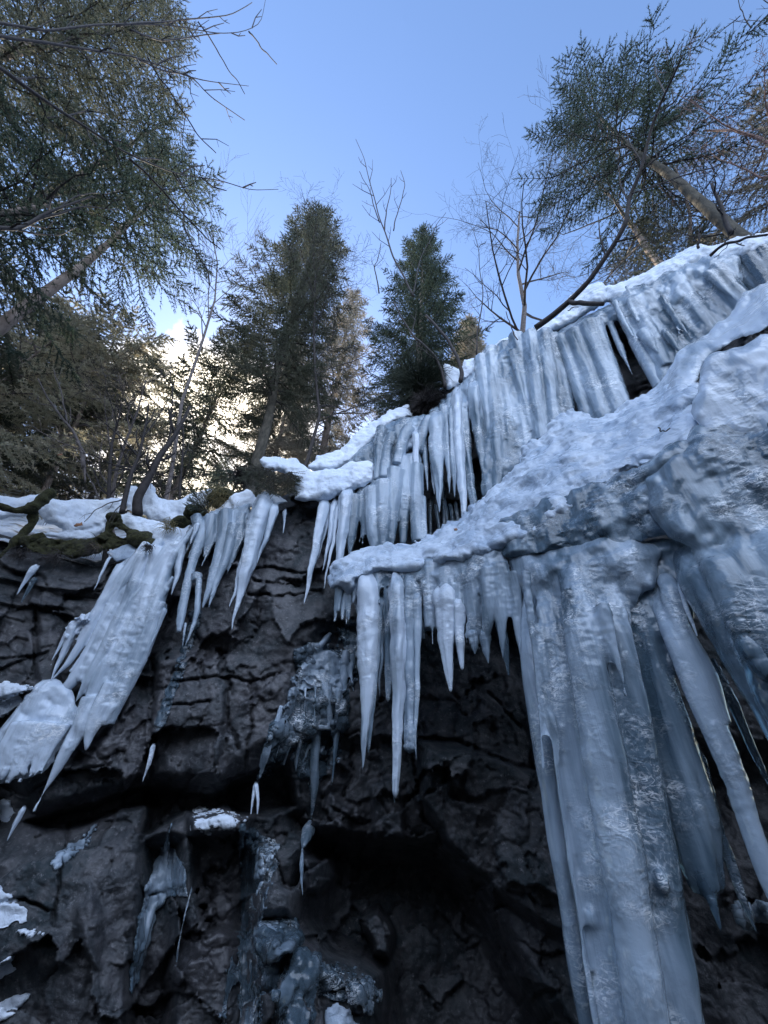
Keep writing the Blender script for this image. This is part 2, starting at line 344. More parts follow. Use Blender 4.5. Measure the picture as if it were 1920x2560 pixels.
# ------------------------------------------------------------------ hillside and ravine bed
azs = np.linspace(-118, 118, 237)
rimpx = np.interp(azs, azim(np.array(RX, float), np.array(RY, float)), RX); rimpy = np.interp(rimpx, RX, RY)
Z0 = at(rimpx, rimpy-10, WALL(azs))[:, 2]
def ground_z(a, r):
    a = np.asarray(a, float); r = np.asarray(r, float); r0 = WALL(a)-.15; z0 = np.interp(a, azs, Z0)-.12
    s = np.interp(a, [-110, -40, -10, 30, 110], [.62, .64, .72, .5, .45]); k = np.clip(r-r0, 0, None)
    return z0+s*np.minimum(k, 60)+.25*s*np.clip(k-60, 0, None)
rs = np.concatenate([np.linspace(0, 6, 40), 6+np.geomspace(.2, 200, 60)])
A, K = np.meshgrid(azs, rs); rr = WALL(A)-.15+K; zz = ground_z(A, rr)
V = np.stack([rr*np.sin(np.radians(A)), rr*np.cos(np.radians(A)), zz], -1).reshape(-1, 3)
V[:, 2] += (np.clip(K.ravel()/3, 0, 1))*.5*fbm(V*.45, 4, 5)
n = len(azs); i = (np.arange(len(rs)-1)[:, None]*n+np.arange(n-1)[None]).ravel()
m, nt, b = mat('forest_floor'); FLOOR = m
P = pos_scaled(nt, (1, 1, 1)); q = noise(nt, P, .8, 6, .7)
L(nt, mix(nt, ramp(nt, q, [(.43, g3(0)), (.50, g3(1))]), (.14, .12, .095), (.62, .68, .76)), b.inputs['Base Color']); bump(nt, b, noise(nt, P, 5, 5), .1, .7)
o = link('hillside', np_mesh('hillside', V, np.stack([i, i+n, i+n+1, i+1], 1)), FLOOR); tag(o, 'steep forest hillside with patches of snow above the cliff', None, None, 'structure')
# ravine bed: one sheet, rising to an added, unseen bank behind the viewer that shades the lower wall
tt = np.linspace(-180, 180, 181); rs2 = np.concatenate([np.linspace(0.01, 9, 40), np.geomspace(9.5, 300, 30)])
A, K = np.meshgrid(tt, rs2)
V = np.stack([K*np.sin(np.radians(A)), K*np.cos(np.radians(A)), 0*K], -1).reshape(-1, 3)
back = np.clip(-V[:, 1]-2.0, 0, 12)*.95; side = 1
V[:, 2] = -.15+back+.18*fbm(V*1.2, 4, 6)+.5*fbm(V*.3, 3, 7)*np.clip(K.ravel()/8, 0, 1)-.45*np.clip(V[:, 1]/3, 0, 1)
n = len(tt); i = (np.arange(len(rs2)-1)[:, None]*n+np.arange(n-1)[None]).ravel()
o = link('ground', np_mesh('ground', V, np.stack([i, i+1, i+n+1, i+n], 1)), MUD); tag(o, 'dark rocky bed of the ravine', None, None, 'structure')

# ------------------------------------------------------------------ fused ice and snow bodies
class Body:
    def __init__(s): s.mb = MB(); s.zs = []
    def tube(s, k, pts, rf=HANG, dr=0.0, flat=1.0, n=12, steps=10, back=0.0):
        q = T(k, pts); xs = np.array([p[0] for p in q]); ys = np.array([p[1] for p in q]); ws = np.array([p[2] if len(p) > 2 else 10 for p in q])
        t = np.concatenate([[0], np.cumsum(np.hypot(np.diff(xs), np.diff(ys)))]); t /= t[-1]
        u = np.linspace(0, 1, max(steps, 4)); xs, ys, ws = np.interp(u, t, xs), np.interp(u, t, ys), np.interp(u, t, ws)
        az = azim(xs, ys)
        if rf == 'rock':
            q_ = rock_r(xs, ys); q_ = np.pad(q_, 2, mode='edge'); q_ = np.min([q_[a:a+len(xs)] for a in range(5)], 0); q_ = np.convolve(np.pad(q_, 2, mode='edge'), np.ones(5)/5, 'valid'); rr = q_-.03+dr
        else: rr = (rf(az) if callable(rf) else np.full(len(xs), rf))+dr
        rr = rr+back*np.clip(1-u/.22, 0, 1)**2
        P = at(xs, ys, rr); rad = np.array([w/2*mpp(p) for w, p in zip(ws, P)]); s.mb.tube(P, np.maximum(rad, .003), n); return s
    def blob(s, k, x, y, rx, ry, rf=HANG, dr=0.0, depth=1.0):
        (x, y, rx, ry), = T(k, [(x, y, rx, ry)]); az = azim(x, y); r_ = (float(rf(az)) if callable(rf) else rf)+dr; p = at(x, y, r_); m_ = mpp(p)
        V, Fc = ICO; ry_ = ry*m_; rx_ = rx*m_
        rd = np.array([p[0], p[1], 0]); rd = rd/np.linalg.norm(rd); sd = np.array([rd[1], -rd[0], 0]); u = np.array([0, 0, 1])
        W = p+V[:, :1]*rx_*sd+V[:, 1:2]*rx_*depth*rd+V[:, 2:]*ry_*u; s.mb.add(W, Fc); return s
    def fill(s, k, poly, rad, rf, jit=.25, depth=1.3, step=0, seed=1):
        """a closed pillow: the outline, swelling to its full thickness rad (in photo pixels) inside the rim"""
        q = [(a, b) for a, b in T(k, poly)]; R = rad*CROPS[k][2]; st = max(3.0, min(R*.16, 7))
        x0, x1 = min(a for a, b in q)-2*st, max(a for a, b in q)+2*st; y0, y1 = min(b for a, b in q)-2*st, max(b for a, b in q)+2*st
        gx, gy = np.meshgrid(np.arange(x0, x1+st, st), np.arange(y0, y1+st, st)); sh = gx.shape; gx, gy = gx.ravel(), gy.ravel()
        G3 = np.stack([gx/R, gy/R, 0*gx+seed*3.7], 1); sd = sdf(gx, gy, q)+R*(.30*vnoise(G3*.9, seed)+.16*vnoise(G3*2.6, seed+1))*jit*3
        ok = sd > 0; e = np.clip(sd/R, 0, 1); h = np.sqrt(np.clip(1-(1-e)**2, 0, 1))*(1+.35*vnoise(G3*.8+5, seed+2)+.18*vnoise(G3*2.2+9, seed+3))
        r_ = (rf(gx, gy) if callable(rf) else np.full(gx.shape, float(rf))); mid = at(gx, gy, r_); px = (mid-np.array([0, 0, EYE]))@FW/F
        hh = np.where(ok, np.maximum(h, .06), 0)*R*px*depth*.8
        F_ = at(gx, gy, r_-hh*.6); B_ = at(gx, gy, r_+hh)
        n = len(gx); idb = np.where(ok, np.arange(n)+n, np.arange(n)); o2 = ok.reshape(sh); cell = o2[:-1, :-1] | o2[1:, :-1] | o2[:-1, 1:] | o2[1:, 1:]
        a = np.arange(n).reshape(sh); A_, B2, C_, D_ = a[:-1, :-1][cell], a[:-1, 1:][cell], a[1:, 1:][cell], a[1:, :-1][cell]
        Fq = np.concatenate([np.stack([A_, D_, C_], 1), np.stack([A_, C_, B2], 1), idb[np.stack([A_, C_, D_], 1)], idb[np.stack([A_, B2, C_], 1)]])
        V = np.vstack([F_, B_]); use = np.unique(Fq); mp_ = np.zeros(2*n, int); mp_[use] = np.arange(len(use)); s.mb.add(V[use], mp_[Fq]); return s
    def fringe(s, k, line, n, ln, w, rf, dr=0.0, seed=1, lean=0.0):
        q = T(k, line); rg = np.random.default_rng(seed); sc = CROPS[k][2]; xs = [p[0] for p in q]; t = np.cumsum([0]+[math.hypot(q[a+1][0]-q[a][0], q[a+1][1]-q[a][1]) for a in range(len(q)-1)])
        for u in np.sort(rg.uniform(0, t[-1], n)):
            x, y = np.interp(u, t, xs), np.interp(u, t, [p[1] for p in q]); l = sc*ln*rg.uniform(.25, 1)**1.6; ww = sc*w*rg.uniform(.4, 1)*(.5+.5*l/(sc*ln)); vx = (x-1010)/max(y-50, 200)+lean
            s.tube('f', [(x-vx*l*.25, y-l*.25, ww), (x, y, ww), (x+vx*l*.5, y+l*.5, ww*.5), (x+vx*l, y+l, .8)], rf, dr+rg.uniform(-.05, .06), n=8, steps=7)
        return s
    def build(s, name, material, voxel=.016, smooth=5, amp=1.0, kind='ice', parent=None):
        me = s.mb.mesh('tmp'); o = bpy.data.objects.new('tmp', me); C.objects.link(o)
        md = o.modifiers.new('r', 'REMESH'); md.mode = 'VOXEL'; md.voxel_size = voxel
        if smooth: md = o.modifiers.new('s', 'SMOOTH'); md.factor = .5; md.iterations = smooth
        dg = bpy.context.evaluated_depsgraph_get(); dg.update(); ev = o.evaluated_get(dg); m2 = bpy.data.meshes.new_from_object(ev)
        bpy.data.objects.remove(o); bpy.data.meshes.remove(me)
        n = len(m2.vertices); co = np.empty(n*3, np.float32); m2.vertices.foreach_get('co', co); co = co.reshape(-1, 3).astype(float)
        no = np.empty(n*3, np.float32); m2.vertex_normals.foreach_get('vector', no); no = no.reshape(-1, 3)
        if kind == 'ice':
            dd = .035*fbm(co*np.array([3.2, 3.2, .5]), 2, 1)+.012*fbm(co*np.array([9, 9, .9]), 2, 2)+.012*fbm(co*3.5, 2, 12)
            rp = 1-np.abs(fbm(co*np.array([9, 9, 15]), 2, 3)); dd += .012*(rp-.7)*sstep(.0, .45, fbm(co*1.6, 2, 4))
        elif kind == 'snow':
            dd = .05*fbm(co*3.0, 3, 5)+.018*fbm(co*11, 3, 6)
        else:
            dd = .10*fbm(co*np.array([1.7, 1.7, 3.0]), 3, 5)+.028*(1-2*np.abs(fbm(co*5+.5*fbm(co*2, 2, 9)[:, None], 3, 6)))+.004*fbm(co*22, 2, 7)
        co += no*(dd*amp)[:, None]; m2.vertices.foreach_set('co', co.astype(np.float32).ravel())
        m2.polygons.foreach_set('use_smooth', np.ones(len(m2.polygons), bool)); m2.update(); m2.name = name; m2.materials.clear()
        return link(name, m2, material, parent)

UR = lambda x, y: UPPER(azim(x, y)); HR = lambda x, y: HANG(azim(x, y))
def lband_r(x, y):                              # the frozen slope leans back from the lower lip to the upper curtain
    yb = np.interp(x, [840, 930, 1040, 1110, 1250, 1340, 1450, 1560, 1680, 1740, 1920, 2200], [1465, 1425, 1415, 1395, 1370, 1335, 1275, 1220, 1150, 1130, 1000, 850])
    yt = np.interp(x, [840, 920, 1110, 1225, 1340, 1435, 1490, 1640, 1700, 1800, 1920, 2200], [1405, 1375, 1330, 1235, 1120, 1035, 1045, 985, 900, 835, 710, 560])
    a = azim(x, y); k = np.clip((yb-y)/np.maximum(yb-yt, 20), 0, 1); return LOWER(a)+k*(UPPER(a)-.15-LOWER(a))*.8

# --- upper tier
bd = Body()
for p in [[(20, 420, 100), (50, 800, 95), (60, 1260, 90)], [(95, 385, 90), (120, 800, 100), (150, 1160, 100)], [(170, 340, 100), (200, 700, 110), (230, 1060, 100)], [(250, 320, 100), (290, 700, 110), (320, 970, 110)],
          [(330, 320, 100), (380, 650, 100), (400, 920, 110)], [(390, 340, 80), (450, 600, 80), (495, 820, 70)], [(140, 430, 70), (190, 620, 60), (260, 900, 40)], [(210, 400, 80), (260, 560, 60), (370, 830, 20)], [(-40, 470, 90), (0, 800, 80), (10, 1290, 50)]]:
    bd.tube('e', p, UPPER, RNG.uniform(-.08, .06))
bd.fill('e', [(0, 440), (130, 360), (400, 320), (500, 800), (330, 960), (150, 1150), (20, 1290), (-30, 1280), (-30, 700)], 50, lambda x, y: UPPER(azim(x, y))-.03, jit=.1, depth=.9)
bd.fill('e', [(0, 440), (130, 360), (260, 310), (420, 330), (430, 420), (300, 470), (100, 520), (-20, 560)], 60, UR)
o = bd.build('ice_curtain', ICE, amp=1.3); tag(o, 'broad rippled pale ice sheet of the upper tier, just right of the dark bush', 'frozen waterfall', 'frozen curtains of the waterfall')
bd = Body()
for p in [[(430, 350, 90), (520, 600, 80), (590, 840, 70)], [(500, 320, 100), (590, 550, 100), (690, 850, 110)], [(590, 270, 110), (670, 500, 100), (780, 810, 100)], [(640, 250, 80), (705, 450, 75), (805, 760, 80)],
          [(715, 230, 36), (785, 400, 40), (855, 560, 6)], [(800, 200, 70), (910, 430, 80), (1020, 640, 70)], [(880, 180, 90), (960, 360, 90), (1040, 560, 60)]]:
    bd.tube('e', p, UPPER, RNG.uniform(-.06, .1))
bd.fill('e', [(430, 350), (600, 290), (660, 270), (700, 400), (790, 620), (840, 760), (720, 820), (590, 850), (500, 640)], 46, lambda x, y: UPPER(azim(x, y))-.02, jit=.1, depth=.9)
bd.fill('e', [(400, 320), (560, 225), (690, 150), (760, 130), (860, 150), (880, 190), (760, 235), (600, 290), (440, 380)], 45, UR)
o = bd.build('ice_curtain', ICE, amp=.8); tag(o, 'smooth grey ice columns of the upper tier split by two tall black gaps', 'frozen waterfall', 'frozen curtains of the waterfall')
bd = Body()
for p in [[(930, 120, 120), (1040, 330, 120), (1130, 450, 100)], [(1020, 80, 110), (1130, 250, 110), (1230, 390, 100)], [(1120, 30, 120), (1230, 180, 120), (1340, 330, 100)], [(1240, -10, 120), (1340, 120, 120), (1430, 250, 100)],
          [(1340, -50, 120), (1450, 80, 120), (1530, 170, 110)], [(900, 200, 80), (980, 350, 90), (1060, 520, 70)]]:
    bd.tube('e', p, UPPER, RNG.uniform(-.06, .1))
for p in [[(750, 130, 40), (800, 240, 30), (865, 345, 4)], [(830, 120, 36), (860, 190, 26), (890, 250, 3)], [(820, 40, 20), (855, 110, 3)], [(1060, 150, 50), (1130, 260, 36), (1215, 360, 5)], [(1030, 90, 30), (1080, 200, 30), (1140, 330, 4)], [(910, 310, 50), (960, 360, 40), (1005, 430, 4)], [(1040, 300, 40), (1090, 360, 36), (1140, 430, 8)],
          [(1300, -40, 60), (1390, 50, 50), (1490, 140, 6)]]:
    bd.tube('e', p, UPPER, -.16, steps=8)
bd.fill('e', [(830, 200), (900, 100), (1340, -50), (1520, 150), (1340, 340), (1130, 460), (1050, 640), (990, 580), (900, 400)], 56, lambda x, y: UPPER(azim(x, y))-.02, jit=.1, depth=.9)
bd.fill('e', [(720, 120), (900, 30), (1100, -60), (1350, -150), (1480, -130), (1500, 40), (1300, 100), (1000, 220), (800, 240)], 70, UR)
o = bd.build('ice_curtain', ICE, amp=1.2); tag(o, 'leaning ice sheet of the upper tier below the big leaning spruce', 'frozen waterfall', 'frozen curtains of the waterfall')
bd = Body()
for x in range(1470, 1900, 70): bd.tube('e', [(x, -130-.28*(x-1470), 100), (x+110, 40-.3*(x-1470), 110), (x+240, 260-.3*(x-1470), 100)], UPPER, RNG.uniform(.1, .25))
bd.fill('e', [(1440, -130), (1700, -230), (1900, -300), (1900, -200), (1700, -110), (1480, -30)], 60, lambda x, y: UPPER(azim(x, y))+.12)
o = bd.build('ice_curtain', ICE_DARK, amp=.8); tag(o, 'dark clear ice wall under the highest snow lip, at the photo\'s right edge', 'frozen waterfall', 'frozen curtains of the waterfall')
# clear dark flow between the dark bush and the hanging fringe
bd = Body()
bd.fill('d', [(800, 700), (830, 640), (950, 590), (1120, 560), (1230, 440), (1330, 360), (1400, 300), (1420, 420), (1380, 520), (1200, 620), (1100, 680), (1060, 740), (940, 800), (890, 880), (800, 980), (790, 850)], 42, lambda x, y: UPPER(azim(x, y))+.05)
bd.fill('d', [(640, 850), (720, 760), (810, 690), (830, 830), (780, 880)], 30, lambda x, y: UPPER(azim(x, y))+.12)
for p in [[(840, 640, 60), (825, 750, 50), (810, 950, 40)], [(900, 680, 60), (870, 780, 60), (850, 940, 60)], [(1000, 650, 70), (960, 720, 60), (930, 860, 60)], [(1120, 580, 60), (1080, 680, 60), (1050, 780, 50)]]: bd.tube('d', p, UPPER, -.05)
o = bd.build('ice_curtain', ICE, amp=1.3); tag(o, 'glassy rippled ice apron directly below the dark bush', 'frozen waterfall', 'frozen curtains of the waterfall')
bd = Body()
for p in [[(690, 1050, 80), (665, 1250, 60), (650, 1390, 12)], [(735, 1040, 60), (738, 1180, 40), (725, 1335, 5)], [(780, 1010, 110), (785, 1250, 90), (800, 1360, 60)], [(850, 970, 110), (850, 1200, 85), (850, 1345, 50)],
          [(920, 900, 110), (905, 1200, 60), (900, 1340, 30)], [(960, 830, 90), (978, 1050, 85), (968, 1180, 60), (965, 1335, 40)], [(1050, 860, 70), (1050, 1150, 80), (1055, 1320, 75)], [(1010, 820, 60), (1022, 1050, 40), (1020, 1180, 4)], [(1085, 1050, 30), (1095, 1310, 30)],
          [(925, 1000, 40), (945, 1100, 24), (948, 1165, 3)], [(880, 960, 60), (890, 1060, 50), (925, 1215, 5)]]:
    bd.tube('d', p, UPPER, RNG.uniform(-.08, .08))
bd.fringe('d', [(620, 1080), (800, 1040), (1000, 960), (1060, 940)], 34, 300, 44, UPPER, 0, 7)
bd.fill('d', [(620, 1090), (700, 1010), (800, 940), (900, 850), (1060, 760), (1070, 900), (930, 1000), (800, 1080), (700, 1120)], 36, UR)
o = bd.build('ice_curtain', ICE, amp=.8); tag(o, 'fluted ice fringe between the long snow pillow and the snowy ledge', 'frozen waterfall', 'frozen curtains of the waterfall')

# --- lower tier
bd = Body()
LB = [(830, 1465), (840, 1415), (880, 1390), (930, 1370), (1010, 1355), (1105, 1325), (1160, 1290), (1220, 1235), (1270, 1180), (1340, 1115), (1400, 1045), (1435, 1030), (1490, 1042), (1560, 1020), (1640, 985), (1690, 930), (1740, 1000), (1730, 1120),
      (1640, 1150), (1560, 1190), (1450, 1265), (1340, 1320), (1250, 1370), (1110, 1395), (1030, 1420), (930, 1430), (870, 1470)]
bd.fill('f', LB, 46, lband_r, depth=1.6, jit=.35)
for k, pl, rd, of in [('e', [(0, 1290), (100, 1190), (220, 1080), (330, 1050), (500, 1100), (560, 1060), (640, 960), (700, 930), (780, 900), (860, 960), (840, 1080), (700, 1180), (500, 1230), (330, 1300), (100, 1400), (0, 1400)], 60, -.12),
                  ('e', [(320, 1000), (480, 840), (520, 795), (600, 830), (780, 800), (800, 870), (700, 950), (560, 1010), (420, 1060)], 50, -.05), ('e', [(560, 1080), (640, 960), (690, 930), (760, 990), (900, 850), (1000, 780), (1100, 720), (1200, 640), (1240, 700), (1100, 820), (980, 900), (880, 1030), (760, 1120), (640, 1150)], 40, -.16),
                  ('d', [(580, 1480), (600, 1420), (700, 1390), (850, 1340), (1000, 1330), (1180, 1280), (1320, 1190), (1440, 1080), (1500, 1120), (1400, 1260), (1200, 1380), (1000, 1410), (800, 1450), (640, 1500)], 34, -.12)]:
    bd.fill(k, pl, rd, (lambda of: (lambda x, y: lband_r(x, y)+of))(of), jit=.5)
o = bd.build('snowy_ledge', CRUST, voxel=.016, kind='crust', smooth=4, amp=.9); tag(o, 'lumpy ledge of crusted snow and ice between the upper and lower tiers', 'snow ledge')
bd = Body()                                     # smooth long swells of the ledge on the right
bd.fill('e', [(760, 800), (880, 730), (990, 650), (1100, 480), (1180, 390), (1330, 300), (1440, 200), (1500, 120), (1659, 20), (2300, -350), (2300, 60), (1900, 200), (1659, 270), (1450, 370), (1280, 470), (1240, 600), (1100, 690), (950, 830), (800, 860)], 75, lambda x, y: lband_r(x, y)+.02, depth=1.4)
bd.fill('e', [(1250, 560), (1270, 480), (1450, 390), (1659, 330), (2300, 60), (2300, 820), (1659, 950), (1400, 960), (1270, 900), (1230, 800), (1240, 660)], 95, lambda x, y: LOWER(azim(x, y))+.05, depth=1.2)
bd.fill('e', [(820, 1020), (950, 880), (1100, 760), (1250, 600), (1260, 900), (1200, 980), (1000, 1060), (900, 1100)], 60, lambda x, y: lband_r(x, y)-.04, depth=1.4)
o = bd.build('ice_bulge', ICE_WHITE, voxel=.018, smooth=16, amp=1.0); tag(o, 'swollen smooth white ice bulge above the right-hand columns', 'ice bulge')
bd = Body()
bd.fill('e', [(60, 1420), (350, 1320), (560, 1250), (720, 1160), (900, 1110), (1060, 1000), (1300, 960), (1500, 950), (1500, 1250), (1300, 1450), (1000, 1520), (800, 1600), (560, 1620), (300, 1600), (120, 1560)], 75, lambda x, y: LOWER(azim(x, y))+.06, depth=1.3, step=.5)
bd.fill('e', [(850, 1130), (1000, 1060), (1220, 950), (1260, 980), (1150, 1080), (950, 1180), (860, 1200)], 50, lambda x, y: LOWER(azim(x, y))-.02, depth=1.5, step=.5)
bd.fill('e', [(60, 1500), (300, 1440), (560, 1360), (800, 1270), (1000, 1130), (1250, 980), (1250, 1150), (1050, 1300), (850, 1450), (600, 1560), (300, 1640), (80, 1640)], 64, lambda x, y: LOWER(azim(x, y))+.02, depth=1.5)
bd.fill('e', [(1180, 930), (1300, 820), (1659, 800), (2300, 600), (2300, 1050), (1950, 1150), (1400, 1180), (1150, 1080)], 80, lambda x, y: LOWER(azim(x, y))+.05)
o = bd.build('ice_shoulder', ICE_GLASSY, voxel=.016, smooth=6, amp=1.8); tag(o, 'glassy rippled shoulder of ice where the snowy ledge rolls over into the big columns', 'ice shoulder')
bd = Body()
for p in [[(210, -150, 170), (250, 400, 150), (335, 1000, 140), (430, 1600, 140), (550, 2400, 130)], [(300, -200, 170), (390, 400, 180), (470, 1000, 190), (560, 1600, 200), (690, 2400, 220)], [(430, -260, 180), (540, 400, 190), (640, 1000, 210), (740, 1600, 210), (850, 2400, 220)],
          [(580, -260, 170), (700, 400, 190), (800, 900, 200), (900, 1500, 220), (1020, 2400, 240)], [(820, 900, 80), (920, 1300, 120), (990, 1700, 120), (1085, 2400, 110)]]:
    bd.tube('i', p, LOWER, {210: .10, 300: -.06, 430: -.20, 580: -.02, 820: .12}[p[0][0]], n=16, steps=18, back=.42)
for p in [[(250, -200, 60), (310, 500, 50), (390, 1100, 60), (480, 1700, 50), (590, 2400, 60)], [(370, -200, 50), (470, 500, 60), (560, 1200, 50), (650, 1800, 60), (770, 2400, 50)], [(520, -200, 60), (620, 500, 70), (720, 1100, 50), (830, 1800, 70), (930, 2400, 60)]]: bd.tube('i', p, LOWER, RNG.uniform(-.26, -.14), n=12, steps=24, back=.5)
for p in [[(420, -60, 60), (435, 60, 40), (437, 165, 5)], [(590, 20, 90), (620, 150, 80), (700, 400, 40), (722, 520, 4)], [(560, 150, 40), (575, 250, 20), (583, 350, 3)], [(330, 600, 60), (375, 750, 40), (378, 920, 8)], [(200, -150, 60), (260, 450, 40), (290, 900, 20)]]:
    bd.tube('i', p, LOWER, -.24, steps=10)
bd.blob('i', 905, 1470, 36, 55, LOWER, -.16).blob('i', 740, 950, 24, 24, LOWER, -.18).blob('i', 540, 1660, 40, 50, LOWER, -.18).blob('i', 610, 570, 30, 30, LOWER, -.18)
bd.fill('i', [(110, -200), (300, -320), (760, -360), (900, -250), (860, -60), (700, 60), (480, 120), (250, 60)], 130, lambda x, y: LOWER(azim(x, y))+.10)
o = bd.build('ice_column', ICE, voxel=.016, amp=1.2); tag(o, 'massive ice column reaching the bottom of the photo, thickest of all', 'ice column', 'ice columns of the lower tier')
bd = Body()
for p in [[(650, -260, 150), (740, 100, 150), (850, 500, 140), (960, 1000, 150), (1060, 1400, 135), (1090, 1525, 70)], [(760, -200, 120), (850, 300, 130), (985, 800, 170), (1100, 1300, 165), (1150, 1510, 130)], [(820, -100, 90), (900, 300, 90), (1020, 700, 110), (1140, 1100, 105), (1215, 1500, 60)],
          [(1140, 1480, 90), (1170, 1570, 50), (1215, 1720, 22), (1272, 1880, 4)], [(1090, 1500, 30), (1095, 1570, 4)], [(820, 350, 20), (960, 700, 24), (1160, 1150, 20), (1235, 1500, 8)]]:
    bd.tube('i', p, LOWER, RNG.uniform(.10, .2), n=14, steps=14, back=.3)
bd.fill('i', [(640, -300), (1080, -320), (1070, 0), (1090, 200), (985, 440), (1010, 700), (1110, 1000), (1200, 1400), (1100, 1500), (1000, 1350), (900, 1000), (760, 600), (650, 200)], 60, lambda x, y: LOWER(azim(x, y))+.16)
o = bd.build('ice_column', ICE_GLASSY, voxel=.016, amp=1.2); tag(o, 'grey ice drape ending in a ragged edge with one thin tail, beside the massive column', 'ice column', 'ice columns of the lower tier')
bd = Body()
for p in [[(800, -200, 90), (930, 100, 110), (1060, 380, 130), (1200, 700, 140), (1320, 1000, 135), (1430, 1350, 110), (1520, 1650, 60), (1560, 1850, 20)], [(900, -200, 90), (1000, 150, 110), (1130, 400, 130), (1230, 650, 100)]]:
    bd.tube('i', p, LOWER, .05, n=14, steps=18, back=.45)
o = bd.build('ice_column', ICE, voxel=.015); tag(o, 'long slim pale ice column slanting between two black gaps on the right', 'ice column', 'ice columns of the lower tier')
bd = Body()
for p in [[(1150, 300, 80), (1290, 560, 80), (1380, 780, 76), (1460, 950, 60), (1510, 1040, 6)]]: bd.tube('i', p, LOWER, .3, steps=12)
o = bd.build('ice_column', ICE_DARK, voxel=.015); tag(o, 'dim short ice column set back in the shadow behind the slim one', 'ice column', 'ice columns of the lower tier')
bd = Body()
for p in [[(1030, -260, 170), (1150, 0, 180), (1300, 300, 180), (1430, 560, 150), (1520, 760, 110), (1600, 980, 40)], [(1140, -300, 180), (1290, 0, 190), (1410, 300, 190), (1500, 560, 180), (1580, 800, 120)],
          [(1300, -350, 230), (1420, 0, 230), (1550, 400, 230), (1650, 750, 120)], [(1480, -380, 230), (1600, 0, 240), (1750, 400, 230)], [(1660, -420, 260), (1820, 0, 270), (2000, 420, 240), (2150, 800, 100)], [(1850, -460, 260), (2050, -40, 280), (2280, 400, 260), (2440, 760, 90)], [(2080, -520, 280), (2320, -80, 300), (2600, 380, 260)]]:
    bd.tube('i', p, LOWER, RNG.uniform(-.14, -.04), n=16, steps=14, back=.35)
bd.tube('i', [(1270, 20, 40), (1310, 180, 26), (1420, 330, 40), (1461, 400, 20)], LOWER, -.28, steps=8)
bd.fill('e', [(930, 1180), (1100, 1060), (1250, 940), (1400, 900), (1950, 850), (2300, 700), (2300, 1400), (1950, 1560), (1500, 1600), (1250, 1600), (1080, 1520), (960, 1380)], 120, lambda x, y: LOWER(azim(x, y))-.04, jit=.12)
o = bd.build('ice_column', ICE_GLASSY, voxel=.017, amp=1.8); tag(o, 'wide wet rippled ice column at the right edge under the white bulge', 'ice column', 'ice columns of the lower tier')
# crest of the lower lip
bd = Body()
bd.fill('d', [(590, 1500), (700, 1470), (900, 1430), (1100, 1400), (1300, 1400), (1560, 1330), (1600, 1500), (1560, 1600), (1400, 1560), (1200, 1560), (1080, 1540), (900, 1560), (760, 1600), (600, 1570)], 44, lambda x, y: LOWER(azim(x, y))+.05)
for p in [[(905, 1530, 90), (930, 1700, 70), (950, 1850, 50), (965, 1960, 30)], [(985, 1530, 90), (1000, 1700, 70), (1010, 1900, 60)], [(1050, 1530, 70), (1070, 1720, 50), (1085, 1890, 20)], [(1130, 1480, 110), (1130, 1700, 95), (1130, 1830, 75)], [(1230, 1480, 120), (1230, 1700, 110), (1225, 1860, 80)],
          [(1310, 1500, 90), (1310, 1700, 80), (1290, 1850, 45)], [(1390, 1480, 120), (1390, 1700, 110), (1400, 1850, 90), (1420, 1930, 20)], [(1470, 1480, 110), (1480, 1700, 100), (1450, 1900, 40)], [(1350, 1800, 30), (1345, 1920, 4)], [(1540, 1450, 110), (1550, 1700, 90), (1555, 1950, 40), (1560, 2050, 4)], [(1620, 1500, 90), (1640, 1800, 60), (1680, 2090, 8)],
          [(600, 1540, 50), (580, 1650, 34), (560, 1790, 10)], [(650, 1560, 30), (690, 1680, 20), (725, 1800, 14)], [(640, 1560, 20), (615, 1680, 16), (605, 1780, 12)], [(665, 1500, 80), (700, 1580, 60), (770, 1640, 40)]]:
    bd.tube('d', p, LOWER, RNG.uniform(.02, .14), n=12, steps=10)
bd.fringe('d', [(600, 1560), (760, 1580), (900, 1570), (1100, 1560), (1300, 1580), (1560, 1620)], 60, 260, 44, LOWER, .03, 5)
bd.fringe('d', [(1080, 1830), (1200, 1850), (1400, 1880), (1560, 1900)], 12, 110, 40, LOWER, .08, 6)
o = bd.build('ice_curtain', ICE, voxel=.014, amp=.9); tag(o, 'short ragged ice curtain along the lip of the snowy ledge', 'frozen waterfall', 'frozen curtains of the waterfall')

# --- left cliff
bd = Body()
for p in [[(720, 1225, 60), (600, 1450, 60), (480, 1680, 50), (400, 1800, 30), (310, 1890, 5)], [(790, 1190, 80), (680, 1450, 75), (560, 1700, 70), (440, 1900, 60), (330, 2010, 8)], [(860, 1165, 80), (770, 1430, 70), (640, 1700, 80), (530, 1900, 70), (440, 2040, 10)], [(850, 1180, 60), (800, 1330, 60), (760, 1420, 30)],
          [(940, 1130, 90), (870, 1400, 80), (810, 1580, 60), (700, 1730, 70), (600, 1870, 100), (520, 2060, 70)], [(1020, 1100, 90), (950, 1350, 80), (880, 1600, 80), (800, 1780, 80), (700, 1950, 80), (590, 2150, 70)], [(950, 1450, 60), (900, 1600, 70), (830, 1780, 70), (760, 1930, 60), (690, 2080, 50), (660, 2160, 30)]]:
    bd.tube('c', p, HANG, RNG.uniform(-.05, .05), steps=14)
for p in [[(640, 250, 80), (560, 420, 90), (520, 520, 70), (495, 640, 6)], [(520, 330, 90), (470, 500, 90), (420, 645, 10)], [(600, 380, 70), (550, 500, 50), (500, 600, 20)], [(480, 420, 40), (380, 640, 90), (320, 760, 60), (250, 880, 26), (185, 1005, 3)]]: bd.tube('g', p, HANG, -.02)
